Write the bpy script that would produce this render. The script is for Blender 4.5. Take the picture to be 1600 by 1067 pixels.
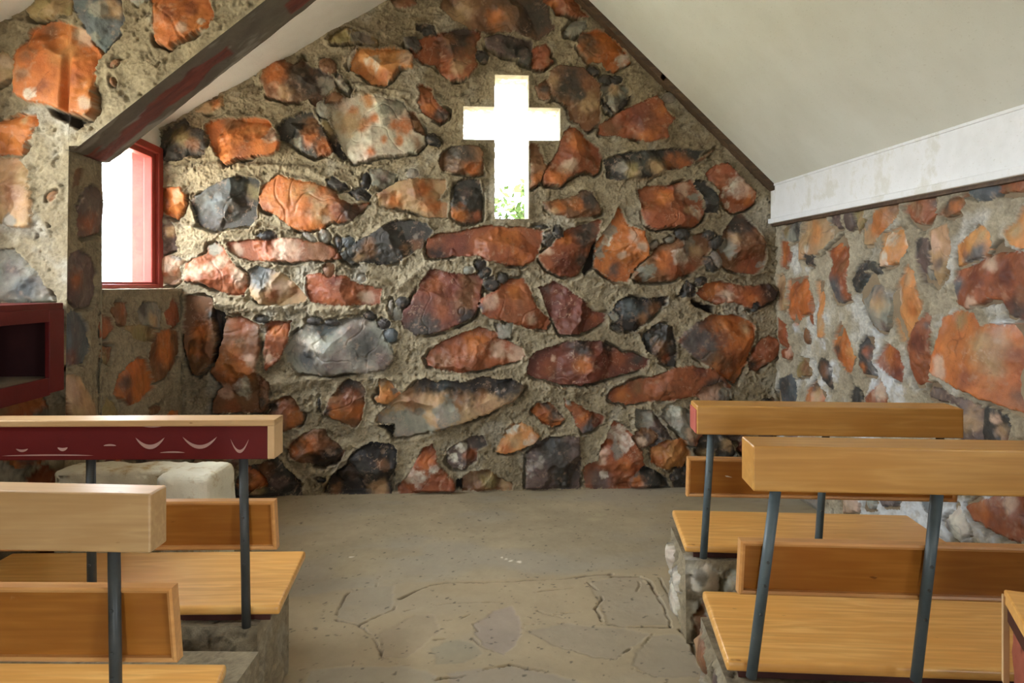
import bpy, bmesh, math, random
import numpy as np
from mathutils import Vector, Matrix

for o in list(bpy.data.objects):
    bpy.data.objects.remove(o)
SC = bpy.context.scene
COL = SC.collection

# ------------------------------------------------------------------ camera
F = 1155.0                       # focal length in pixels of the 1600 px wide frame
HOR = 446.0                      # row of the horizon
EYE = 1.5                        # height of the camera
PSI = math.atan(90.0 / F)        # turned a little to the right of the altar wall's normal
cam_d = bpy.data.cameras.new('camera')
cam = bpy.data.objects.new('camera', cam_d)
COL.objects.link(cam)
cam.location = (0, 0, EYE)
cam.rotation_euler = (math.radians(90), 0, -PSI)
cam_d.sensor_fit = 'HORIZONTAL'
cam_d.sensor_width = 36.0
cam_d.lens = 36.0 * F / 1600.0
cam_d.shift_y = -(533.5 - HOR) / 1600.0
cam_d.clip_start = 0.02
SC.camera = cam

# ------------------------------------------------------------------ world, sun, exposure
SC.view_settings.view_transform = 'Standard'
SC.view_settings.look = 'None'
SC.view_settings.gamma = 1.0
SC.view_settings.use_curve_mapping = False
SC.view_settings.exposure = 0.0
SC.cycles.max_bounces = 12
SC.cycles.diffuse_bounces = 7

w = bpy.data.worlds.new('sky')
SC.world = w
w.use_nodes = True
wn = w.node_tree
bg = wn.nodes['Background']
bg.inputs['Color'].default_value = (0.86, 0.935, 1.0, 1)
bg.inputs['Strength'].default_value = 30.0

def portal(loc, rot, sx, sy):
    l = bpy.data.lights.new('window_portal', 'AREA')
    l.shape = 'RECTANGLE'; l.size = sx; l.size_y = sy
    l.cycles.is_portal = True
    o = bpy.data.objects.new('window_portal', l)
    COL.objects.link(o)
    o.location = loc; o.rotation_euler = rot
# ------------------------------------------------------------------ pixel -> place
CP, SP = math.cos(PSI), math.sin(PSI)
def ray(px, py):
    a = (px - 800.0) / F
    return (a * CP + SP, CP - a * SP, (HOR - py) / F)
def onY(px, py, Y):
    r = ray(px, py); t = Y / r[1]
    return (r[0] * t, Y, EYE + r[2] * t)
def onX(px, py, X):
    r = ray(px, py); t = X / r[0]
    return (X, r[1] * t, EYE + r[2] * t)
def onZ(px, py, Z):
    r = ray(px, py); t = (Z - EYE) / r[2]
    return (r[0] * t, r[1] * t, Z)
def att(px, py, t):
    r = ray(px, py)
    return (r[0] * t, r[1] * t, EYE + r[2] * t)

YB = 5.38      # altar wall
XR = 2.41      # right wall
XL = -1.92     # left wall of the chancel
YA, YA2 = 3.83, 4.18    # the arch wall's two faces
XN = -2.35     # left wall of the nave
YE = -2.6      # entrance wall behind the camera

# ------------------------------------------------------------------ objects
def setp(o, label=None, cat=None, group=None, kind=None):
    if label: o['label'] = label
    if cat: o['category'] = cat
    if group: o['group'] = group
    if kind: o['kind'] = kind
    return o
def link(name, me, mat=None, parent=None):
    o = bpy.data.objects.new(name, me)
    COL.objects.link(o)
    if mat is not None:
        for m in (mat if isinstance(mat, (list, tuple)) else [mat]):
            me.materials.append(m)
    if parent is not None: o.parent = parent
    return o
def empty(name, loc, rz=0):
    o = bpy.data.objects.new(name, None)
    o.empty_display_size = 0.1
    COL.objects.link(o)
    o.location = loc; o.rotation_euler = (0, 0, rz)
    return o
def bm_obj(name, bm, mat, parent=None, smooth=False):
    me = bpy.data.meshes.new(name)
    bmesh.ops.recalc_face_normals(bm, faces=bm.faces)
    bm.to_mesh(me); bm.free()
    if smooth:
        me.polygons.foreach_set('use_smooth', [True] * len(me.polygons))
    return link(name, me, mat, parent)
def add_box(bm, lo, hi, bevel=0.0, seg=2, mi=0):
    vs = [bm.verts.new((x, y, z)) for z in (lo[2], hi[2]) for y in (lo[1], hi[1]) for x in (lo[0], hi[0])]
    idx = [(0, 2, 3, 1), (4, 5, 7, 6), (0, 1, 5, 4), (2, 6, 7, 3), (0, 4, 6, 2), (1, 3, 7, 5)]
    fs = [bm.faces.new([vs[i] for i in f]) for f in idx]
    for f in fs: f.material_index = mi
    if bevel > 0:
        es = list({e for f in fs for e in f.edges})
        bmesh.ops.bevel(bm, geom=es, offset=bevel, segments=seg, affect='EDGES', profile=0.5)
    return vs
def add_prism(bm, pts, d, mi=0):
    """pts: list of 3D points (planar), d: extrusion vector"""
    d = Vector(d)
    a = [bm.verts.new(p) for p in pts]
    b = [bm.verts.new(Vector(p) + d) for p in pts]
    n = len(pts)
    fs = [bm.faces.new(a), bm.faces.new(list(reversed(b)))]
    for i in range(n):
        j = (i + 1) % n
        fs.append(bm.faces.new([a[i], b[i], b[j], a[j]]))
    for f in fs: f.material_index = mi
    return fs
def add_tube(bm, p, q, r, n=20, r2=None):
    p, q = Vector(p), Vector(q)
    r2 = r if r2 is None else r2
    d = (q - p).normalized()
    u = d.orthogonal().normalized(); v = d.cross(u)
    A = [bm.verts.new(p + (u * math.cos(k * 2 * math.pi / n) + v * math.sin(k * 2 * math.pi / n)) * r) for k in range(n)]
    B = [bm.verts.new(q + (u * math.cos(k * 2 * math.pi / n) + v * math.sin(k * 2 * math.pi / n)) * r2) for k in range(n)]
    for k in range(n):
        bm.faces.new([A[k], A[(k + 1) % n], B[(k + 1) % n], B[k]]).smooth = True
    bm.faces.new(list(reversed(A))); bm.faces.new(B)

# ------------------------------------------------------------------ colours, noise
def lin(c):
    c = np.asarray(c, float) / 255.0
    return np.where(c <= 0.04045, c / 12.92, ((c + 0.055) / 1.055) ** 2.4)
def L4(c):
    return tuple(lin(c)) + (1.0,)
def vnoise(x, y, seed=0):
    xi = np.floor(x).astype(np.int64); yi = np.floor(y).astype(np.int64)
    fx = x - xi; fy = y - yi
    fx = fx * fx * fx * (fx * (fx * 6 - 15) + 10); fy = fy * fy * fy * (fy * (fy * 6 - 15) + 10)
    def h(a, b):
        n = (a * 374761393 + b * 668265263 + seed * 1442695041) & 0x7fffffff
        n = ((n ^ (n >> 13)) * 1274126177) & 0x7fffffff
        return ((n ^ (n >> 16)) & 0xffff) / 32767.5 - 1.0
    a = h(xi, yi); b = h(xi + 1, yi); c = h(xi, yi + 1); d = h(xi + 1, yi + 1)
    return a + (b - a) * fx + (c - a) * fy + (a - b - c + d) * fx * fy
def fbm(x, y, seed=0, octv=4, gain=0.5):
    s = 0; amp = 1; tot = 0
    for k in range(octv):
        ang = 0.6 + k
        xr = x * math.cos(ang) - y * math.sin(ang); yr = x * math.sin(ang) + y * math.cos(ang)
        s = s + amp * vnoise(xr * 2 ** k + 17.3 * k, yr * 2 ** k - 9.1 * k, seed + k)
        tot += amp; amp *= gain
    return s / tot
def sstep(a, b, x):
    t = np.clip((x - a) / (b - a), 0, 1)
    return t * t * (3 - 2 * t)

PAL = {
    'o': (190, 112, 58), 'O': (208, 144, 86), 'r': (150, 86, 53), 'm': (116, 64, 48), 'b': (130, 90, 60),
    'd': (66, 62, 56), 'k': (42, 38, 35), 'g': (140, 134, 120), 's': (92, 96, 96), 'w': (208, 198, 178),
    'p': (194, 162, 136), 't': (182, 148, 108), 'y': (146, 126, 84), 'u': (104, 86, 78), 'X': (40, 34, 28),
}
PALL = {k: lin(v) * (.86 if k in 'orbmtuO' else .92) for k, v in PAL.items()}
MORT = lin((166, 152, 124)); MORT2 = lin((134, 118, 90)); MORT3 = lin((190, 184, 168))

REG = {'A': (0, 0), 'B': (400, 0), 'C': (800, 0), 'D': (1200, 0), 'E': (0, 267), 'F': (400, 267), 'G': (800, 267),
       'H': (1200, 267), 'I': (0, 534), 'J': (400, 534), 'K': (800, 534), 'L': (1200, 534),
       'M': (0, 800), 'N': (400, 800), 'P': (800, 800), 'Q': (1200, 800)}
def rp(reg, s):
    """'x,y x,y' read off a four-times enlarged crop (or plain pixels for reg '-') -> pixels of the frame"""
    out = []
    for w_ in s.split():
        x, y = map(float, w_.split(','))
        if reg != '-':
            ox, oy = REG[reg]; x = ox + x / 4; y = oy + y / 4
        out.append((x, y))
    return out
def read(txt):
    """lines: region | base key | outline | patches 'x,y,r,key;...' """
    out = []
    for ln in txt.strip().splitlines():
        ln = ln.strip()
        if not ln: continue
        f = [s.strip() for s in ln.split('|')]
        poly = rp(f[0], f[2])
        pats = []
        if len(f) > 3 and f[3]:
            for p in f[3].split(';'):
                x, y, r, k = p.split(',')
                (q,) = rp(f[0], x + ',' + y)
                pats.append((q, float(r) / (4.0 if f[0] != '-' else 1.0), k.strip()))
        out.append((f[1], poly, pats))
    return out

BACK = read("""
B|b|35,500 60,440 120,390 170,370 240,400 290,350 330,420 400,440 480,480 495,540 440,590 400,650 370,665 330,620 240,635 150,625 70,600|130,470,80,o;330,500,110,d;430,530,60,g;200,580,50,t
B|y|440,250 480,200 560,165 640,190 700,215 755,240 755,270 640,265 540,270 470,275|640,230,70,g
B|O|580,400 600,340 650,315 760,310 860,300 950,320 985,350 975,430 900,430 850,500 800,530 720,520 650,460 590,440|740,380,50,w;940,360,60,p;680,450,60,o;800,480,50,o
B|r|960,300 1010,235 1110,220 1180,200 1280,175 1400,195 1410,230 1380,260 1370,350 1375,430 1330,490 1220,505 1170,470 1120,410 1040,390 975,340|1270,240,90,d;1340,330,50,b;1260,430,60,t;1200,250,40,b
B|g|925,240 1000,225 1030,290 1000,325 940,290|980,260,40,d
-|b|690,12 697,-40 740,-60 850,-40 858,25 866,43 850,54 838,61 800,53 760,49 735,44 712,32|715,15,22,t;840,30,26,d;775,30,14,o;800,-20,30,d
-|u|755,60 775,55 800,56 830,64 832,88 805,93 785,88 762,76|800,75,14,d
B|b|840,0 990,-40 1000,30 930,55 870,40|
B|w|465,650 540,605 640,590 760,600 830,620 920,640 950,700 980,760 1000,820 1060,850 1060,900 1000,950 880,970 790,980 700,1005 610,1020 560,960 520,880 490,820 475,740|600,700,36,o;660,790,48,o;730,740,36,o;920,790,66,o;850,790,36,o;800,880,26,o;720,945,34,o;900,890,34,o;690,620,44,O;560,780,90,t;850,660,70,g;1000,900,50,b;810,760,30,g
B|r|1005,540 1050,525 1100,560 1110,620 1150,660 1205,700 1200,740 1150,765 1090,740 1040,700 1010,640 1030,590|1170,720,40,d;1090,690,40,o
B|d|120,800 180,745 270,710 350,700 420,800 460,860 480,960 380,990 290,950 220,900 150,870|330,860,60,o;440,920,60,o;360,780,50,b;250,930,50,g
B|k|372,700 440,750 500,860 560,985 530,990 488,950 455,850|440,800,60,y
-|o|322,195 333,188 360,184 400,184 418,188 432,205 439,225 435,241 400,245 375,250 352,259 342,245 330,225 323,208|428,215,14,w;360,190,14,b;380,240,20,r;400,200,14,O
-|b|685,252 692,240 707,229 735,229 750,230 755,240 756,272 740,274 705,268 690,264|715,234,22,d;740,265,12,o
B|d|1005,155 1060,150 1110,170 1130,215 1050,220 1010,190|
B|k|1060,850 1110,835 1145,880 1140,915 1080,905|
B|g|400,640 460,650 465,725 410,725 385,690|
B|g|500,450 540,470 590,560 575,590 520,555 495,500|
B|b|410,375 480,375 505,440 450,450 415,420|
B|w|570,380 630,300 600,350 575,430|
B|b|430,600 500,570 545,600 520,640 440,640|
B|b|955,690 985,700 1050,800 1065,850 1000,820 975,760|
B|d|1380,330 1440,330 1440,380 1390,380|
A|d|1000,820 1060,790 1150,740 1190,790 1280,820 1290,870 1270,960 1190,965 1120,1000 1040,1005 1000,990|1150,860,60,y;1200,900,40,b
A|t|1230,700 1300,630 1390,600 1395,660 1320,710|1360,650,40,o
C|r|200,0 190,-60 370,-60 390,0 430,60 480,105 380,100 290,85 240,40|250,20,30,o
C|g|320,190 380,135 460,130 470,180 400,230 330,230|
C|o|415,250 440,205 540,180 600,200 660,270 720,340 745,385 690,415 640,445 590,430 560,395 480,390 430,330 410,290|450,250,60,d;500,330,70,b;690,360,56,w;560,210,40,o
C|r|130,310 210,280 240,310 235,360 260,385 200,435 125,425|230,380,30,b
C|b|230,460 280,420 370,425 440,430 500,480 550,540 550,700 555,760 480,825 420,770 360,740 355,680 320,640 260,610 230,540|370,500,80,d;480,640,60,t;250,520,40,t;420,600,30,d;500,760,40,b
C|b|150,540 210,505 235,560 240,620 190,630 155,590|190,560,30,d
C|g|555,560 570,525 640,520 710,545 740,600 700,650 640,710 590,650|640,560,40,t;700,640,30,d
C|r|545,780 600,745 700,690 800,640 900,600 940,640 960,700 1010,750 960,810 965,860 850,890 760,870 650,850 545,840|930,700,50,o;620,790,70,b;850,860,50,o;800,720,90,m
-|r|851,265 865,250 875,230 880,210 892,199 907,205 920,220 935,232 941,245 938,262 932,272 915,268 900,272 885,282 875,291 850,289 846,278|890,262,14,p;870,280,14,o;905,225,14,o
-|b|829,223 842,225 848,245 853,262 845,285 829,293|838,280,10,o
-|d|945,250 962,241 995,237 1037,234 1075,232 1098,236 1090,248 1078,258 1050,264 1037,267 1020,275 975,282 950,278 946,262|1062,254,18,o;1025,262,14,t;985,270,14,y;970,262,10,g
C|b|1175,990 1250,932 1262,940 1200,990|
C|g|945,600 1005,575 1012,630 960,640|
C|d|540,480 610,475 620,510 570,525|
C|d|620,480 680,490 670,520 630,520|
C|d|475,420 530,430 530,470 490,465|
C|d|10,300 80,290 120,340 110,420 50,400 15,350|70,340,30,u
C|d|560,600 590,660 630,720 590,700 555,650|
C|d|660,680 700,620 750,590 735,630 690,690|
E|o|990,120 1060,105 1130,105 1165,160 1170,200 1100,305 1040,275 990,240|1000,180,40,b;1110,140,30,t
-|d|297,312 320,298 345,285 375,274 400,278 406,285 402,315 400,340 395,350 370,354 335,360 310,352 303,335|395,300,12,y;340,320,12,s;365,290,12,s
E|u|990,290 1040,275 1090,345 1100,400 1100,500 1000,525 985,400|1070,380,30,t;1030,320,30,g
E|p|1000,560 1060,520 1130,540 1170,570 1120,600 1130,680 1070,715 980,700 990,620|1030,650,30,r;1100,640,40,r;1120,550,36,g
E|r|1165,580 1280,510 1290,465 1340,450 1390,480 1420,540 1500,620 1555,680 1530,780 1450,775 1330,740 1250,700 1170,690|1220,640,60,p;1330,480,40,g;1480,650,60,p;1380,560,60,p;1310,600,40,p
-|r|355,379 390,375 430,373 470,374 505,380 525,390 531,403 510,407 450,409 420,408 390,405 370,400 360,390|372,392,10,p;500,395,24,b;450,385,24,p
-|b|291,463 315,462 330,467 333,485 340,500 341,530 335,560 322,575 312,587 300,582 290,560 284,530 287,490|315,520,16,o;300,550,14,o;332,490,10,d
-|b|349,510 354,495 378,496 407,508 405,550 402,575 410,600 416,620 412,646 330,646 332,628 345,605 333,580 340,556|370,575,26,o;378,605,14,w;352,610,12,p;380,510,18,r;395,560,10,p;360,635,14,r
-|X|333,482 350,490 347,530 343,550 335,570 341,530|
F|o|40,110 100,50 150,25 250,60 360,75 430,95 500,130 520,180 600,210 700,200 660,240 600,310 520,330 470,320 420,360 340,375 280,370 200,340 120,270 40,240 20,200|400,230,80,t;350,120,60,y;590,250,80,d;230,130,60,O;470,130,40,b;60,230,50,r;450,320,30,p;500,250,40,r
F|t|760,150 820,110 900,70 1000,50 1100,50 1180,60 1185,110 1140,180 1200,200 1190,290 1050,285 950,245 870,230 820,240 770,210|860,190,60,o;1060,110,60,o;1100,230,60,o;970,130,26,p;800,150,40,b
F|d|1245,80 1300,50 1400,55 1415,180 1410,300 1350,325 1260,315 1220,290 1215,200 1240,150|1270,285,66,o;1380,290,40,r;1310,130,40,u
F|d|540,520 640,440 760,370 840,320 900,310 980,305 1060,330 1105,380 1060,430 1040,480 960,520 880,570 800,585 680,570 600,580 545,550|700,500,56,b;640,540,40,t;1000,400,26,g;930,490,30,b;1000,470,40,b
-|r|664,382 668,374 682,367 725,362 755,354 800,354 825,356 848,360 847,375 841,392 835,407 815,416 800,415 775,412 755,404 748,398 712,400 685,403 667,400|684,397,14,k;815,400,16,o;790,370,20,o;720,385,20,m
-|t|390,425 402,417 425,421 446,430 460,442 480,465 475,471 440,476 410,474 392,462 388,440|405,425,22,s;440,450,14,p;425,462,12,r;460,455,10,b
F|r|315,650 410,645 560,665 640,710 780,740 775,840 650,840 520,840 430,835 340,820 320,760|700,790,50,p;380,740,60,r;500,700,50,m
F|m|900,900 960,830 990,770 1040,680 1090,615 1160,625 1290,650 1400,640 1420,700 1400,800 1370,900 1340,930 1250,970 1100,1020 1000,1020 930,980|1020,975,110,d;1320,830,80,b;1340,700,60,b;1130,700,70,r;1150,870,60,r;1330,920,50,k
-|r|748,477 758,462 778,454 785,440 800,437 818,436 828,452 838,482 860,503 855,515 825,512 800,504 775,500 752,490|768,470,12,p;830,500,12,p;750,480,6,s;805,450,12,o
-|r|664,561 672,548 690,535 720,522 750,512 775,520 795,535 815,545 821,556 805,565 785,570 750,577 720,580 690,578 670,570|808,552,14,p;740,530,20,o;690,560,20,b;780,545,16,p
-|r|416,503 455,502 452,520 445,545 432,565 415,580 413,560 416,530|430,520,12,o;420,560,8,p
-|g|447,545 460,520 480,507 520,503 560,495 585,500 610,520 615,560 600,578 560,582 500,587 465,582 450,565|570,540,22,d;490,530,18,w;520,570,24,u;545,520,18,u;595,560,18,u;478,560,12,s;510,515,12,s
-|b|405,585 420,600 417,640 412,646 408,620|
F|g|710,0 780,-20 880,20 860,80 780,115 730,90|800,60,40,u
F|d|440,60 480,40 560,80 580,110 520,125 450,90|
F|d|580,130 650,110 720,150 700,190 620,180|
F|k|660,40 700,20 720,60 690,120 670,100|
F|g|950,0 1000,-10 1010,30 960,40|
F|g|850,870 900,860 910,920 860,925|
F|d|890,800 950,800 950,840 890,850|
F|d|1390,640 1440,600 1460,650 1410,665|
F|d|1420,690 1480,660 1520,710 1480,750 1430,740|
F|d|1510,660 1560,650 1550,700|
F|d|1380,560 1430,570 1420,610 1370,605|
F|g|1300,610 1350,600 1355,635 1305,640|
F|d|680,880 740,890 740,930 690,920|
F|d|330,920 400,925 400,955 340,955|
F|d|440,930 520,930 500,965 450,955|
F|d|770,930 830,930 830,980 780,975|
F|d|10,910 70,920 70,945 15,945|
F|g|1490,950 1599,960 1590,1040 1520,1040|
F|b|430,610 470,570 490,640 440,650|
F|g|300,385 340,395 380,430 360,440 310,430|
F|g|400,380 450,380 460,430 410,440|
F|s|540,420 610,420 600,460 550,465|
F|d|500,410 530,420 535,490 505,470|
F|k|10,395 100,380 120,410 60,430|
F|g|640,650 680,650 680,690 640,690|
F|g|830,820 860,830 850,900 835,880|
F|s|810,1000 870,990 880,1060 820,1060|
G|b|190,195 330,180 400,160 440,120 500,135 550,220 555,265 470,285 350,300 260,265 210,230|490,180,60,d;400,220,40,o;300,220,40,o;260,250,30,t
G|r|790,120 850,95 960,95 1020,80 1125,55 1150,120 1195,190 1210,270 1180,320 1120,355 1040,350 960,350 900,370 840,340 810,280 805,200|1150,250,50,w;1060,110,46,p;1140,160,30,g;870,200,70,r;1090,250,30,t;1170,280,30,p;950,150,60,o
G|d|1140,60 1200,60 1280,140 1290,270 1210,260 1200,180|
-|r|1103,272 1115,258 1135,256 1155,275 1170,292 1178,300 1177,318 1165,328 1145,332 1135,325 1130,315 1125,300 1112,285|1147,290,18,w;1165,310,12,o;1138,322,6,w;1160,295,12,p
G|r|160,540 230,480 290,420 340,370 420,340 550,310 545,370 520,440 490,530 440,620 400,665 300,655 220,620|470,400,90,d;320,590,80,m;220,500,30,p;330,430,40,o;450,560,40,d
G|o|520,520 530,450 580,380 620,330 665,225 690,250 720,330 770,360 820,380 850,470 855,530 800,580 720,690 630,685 560,640 520,600|560,510,56,g;600,430,30,w;760,420,40,p;640,620,50,u;690,520,30,p;770,510,50,o;600,370,40,g;800,480,36,p
G|b|750,665 860,530 900,470 960,450 1080,400 1200,390 1250,430 1240,490 1190,590 1130,640 1000,680 900,695 800,695|930,570,70,o;1040,540,60,w;1110,440,60,g;830,640,40,g;1010,620,60,r;1120,590,50,r;1150,490,40,t
G|b|1300,440 1340,360 1400,280 1440,265 1480,310 1520,360 1560,410 1590,530 1580,600 1520,645 1440,640 1350,625 1310,580 1290,500|1410,330,70,d;1480,570,90,r;1340,480,50,g;1560,580,26,g;1380,430,40,t;1540,470,40,b
G|m|170,730 260,695 340,730 400,780 460,820 500,880 585,890 580,940 500,980 420,1020 300,1015 260,930 220,860|230,730,40,u;520,930,40,r
G|k|605,900 680,810 740,790 870,795 970,790 960,830 880,900 830,960 760,1000 700,995 630,950|880,860,46,b;720,860,60,s;810,930,40,b;630,920,30,g
-|r|1090,458 1100,445 1125,440 1145,443 1160,448 1200,445 1212,455 1208,468 1185,478 1170,482 1145,472 1120,475 1100,468|1203,455,24,k;1135,462,10,p;1112,452,14,o;1165,465,12,o
G|d|1040,760 1090,680 1140,720 1140,780 1080,795 1045,785|
G|d|1150,670 1200,670 1200,700 1150,710|
-|o|1056,532 1070,517 1100,500 1112,494 1142,492 1160,497 1178,507 1176,532 1170,560 1160,585 1150,600 1132,592 1105,572 1075,550|1085,530,32,s;1140,560,20,r;1165,510,10,t;1120,560,20,b;1150,590,12,b
-|d|1003,530 1015,512 1030,502 1050,512 1054,530 1056,555 1055,572 1045,572 1030,562 1012,548|1028,545,12,b;1040,560,8,r
G|g|195,390 240,370 270,420 250,470 200,460|225,420,30,d
G|d|262,345 320,380 280,415|
G|d|1200,380 1260,380 1250,425 1210,415|
G|d|1250,430 1310,410 1300,470 1255,480|
G|d|1205,540 1270,560 1260,620 1215,600|
G|g|1240,520 1280,510 1310,590 1270,590|
G|d|150,335 215,345 200,360 160,355|
G|d|1030,370 1100,370 1090,420 1040,415|
G|g|960,420 1010,415 1000,445 965,445|
G|g|860,460 900,440 910,470 870,490|
G|d|640,960 700,1000 650,1000|
G|X|500,480 520,450 515,600 450,655 440,640|
G|s|1495,830 1530,830 1525,870 1495,865|
G|X|1110,800 1180,830 1260,850 1250,880 1140,850|
K|m|100,200 105,110 160,60 280,20 350,-10 500,-5 560,-5 650,40 700,70 780,80 850,110 840,160 700,205 560,240 420,265 300,265 180,235 120,215|440,30,70,d;440,150,60,o;600,20,40,k;660,100,60,r;230,160,60,r;260,110,20,p;800,100,50,d
K|r|605,360 640,300 750,250 900,210 1000,170 1120,150 1230,170 1300,210 1360,270 1340,300 1150,330 1000,355 800,385 720,400 640,380|1290,270,50,d;700,330,60,o;1180,180,50,m;800,290,50,b;1220,310,40,k
K|o|120,435 160,395 230,380 280,420 325,480 300,520 250,530 190,505 150,465|275,450,50,d;210,400,36,d;190,450,40,r
K|r|325,355 380,370 470,430 580,470 565,510 510,545 440,570 400,520 370,440 330,400|480,550,50,s;350,370,20,g;540,500,40,m;430,470,40,o
-|O|775,705 785,685 790,672 800,662 815,660 830,669 841,679 837,689 820,699 800,706 785,708|800,668,12,w;830,690,12,w;805,690,10,t;790,700,10,o
K|u|90,915 95,700 150,640 240,600 340,585 420,600 425,720 430,915 250,918|260,660,80,d;150,760,60,g;330,820,80,d;200,860,70,u
K|r|460,915 450,780 540,740 560,650 600,570 640,500 700,530 760,580 800,640 810,740 840,800 860,915 600,918|660,580,60,w;690,640,50,w;560,700,50,p;540,890,90,u;760,760,40,r;640,660,40,g;580,840,30,w;700,760,50,o
K|u|770,420 870,430 930,500 1010,620 960,655 880,670 820,630 790,590 775,520|820,480,60,g;900,600,50,d;950,630,30,g
K|g|940,430 980,395 1080,420 1140,450 1200,470 1225,560 1225,650 1150,650 1080,630 1030,560 970,510 935,470|1170,620,60,r;1000,440,50,w;1110,560,40,p
K|d|980,840 1040,770 1100,790 1100,915 1020,915|
-|r|1170,578 1172,560 1185,535 1200,525 1214,532 1214,555 1195,570 1185,580|1178,570,8,d
-|u|1120,650 1150,640 1170,660 1160,690 1130,690|
-|g|1110,700 1150,705 1160,740 1120,745|
-|u|1180,640 1205,640 1205,700 1185,700|
J|b|430,440 470,350 510,310 540,250 580,230 640,250 680,290 670,400 660,490 620,530 550,510 480,480|590,260,66,d;620,430,60,o;500,430,50,o;590,350,60,r;450,420,30,d
J|O|740,345 770,340 770,270 780,232 840,260 900,320 860,370 810,385 760,375|820,340,30,o;790,260,24,p;860,310,20,g
-|t|585,659 590,649 615,627 637,609 655,596 665,591 682,597 700,594 722,597 737,594 755,589 775,593 800,593 821,603 808,620 800,626 770,639 737,654 707,664 675,674 640,682 617,684 616,664|660,598,12,d;680,600,16,k;700,602,18,k;722,603,19,k;742,602,20,k;764,602,22,k;786,602,22,k;806,602,22,k;752,622,18,b;715,628,14,b;770,628,14,t;600,655,16,g;640,665,24,g;700,640,20,g;640,625,16,b;690,600,8,s;625,680,14,g
J|X|745,522 862,522 850,598 800,540|
J|b|75,430 90,380 150,350 210,345 260,400 297,460 280,520 200,550 120,575 80,520 75,470|180,420,60,r;240,470,50,o;100,400,30,d
J|b|195,680 220,630 300,580 350,550 430,550 450,600 510,640 555,680 530,740 500,765 420,780 300,750 220,720|400,740,80,k;500,730,50,k;330,620,60,o;240,680,30,o;430,620,40,b;520,690,20,d
J|k|430,945 480,830 560,770 600,700 680,650 730,630 830,635 880,680 880,780 840,850 840,950 600,950|790,760,46,b;770,910,50,t;700,800,50,d;600,830,40,u;500,930,40,b
-|d|370,745 385,730 400,726 420,718 432,714 445,729 458,742 470,752 471,772 400,775 370,778|412,735,14,b;440,755,12,u;405,760,12,y
J|r|890,915 950,830 1000,740 1050,660 1100,630 1125,690 1130,750 1180,810 1240,870 1240,935 900,948|1010,830,50,w;1130,790,30,w;1060,880,40,r;1080,730,50,o;950,850,30,p;1060,830,40,w
J|u|1190,760 1210,670 1250,640 1320,610 1420,580 1440,640 1380,680 1380,740 1290,800 1230,790|1290,655,30,w;1230,715,30,w;1350,700,40,r;1280,770,24,w;1400,620,30,d
J|b|1280,860 1340,810 1450,795 1520,850 1600,890 1600,925 1290,930|1340,850,50,t;1450,870,50,y;1560,900,40,t
J|X|1255,870 1285,870 1285,920 1255,915|
J|k|380,850 430,860 400,875|
J|k|388,360 405,360 402,415 390,410|
J|b|20,330 75,310 85,380 50,440 20,420|40,380,30,d
J|X|850,820 870,840 858,850|
""")
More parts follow.
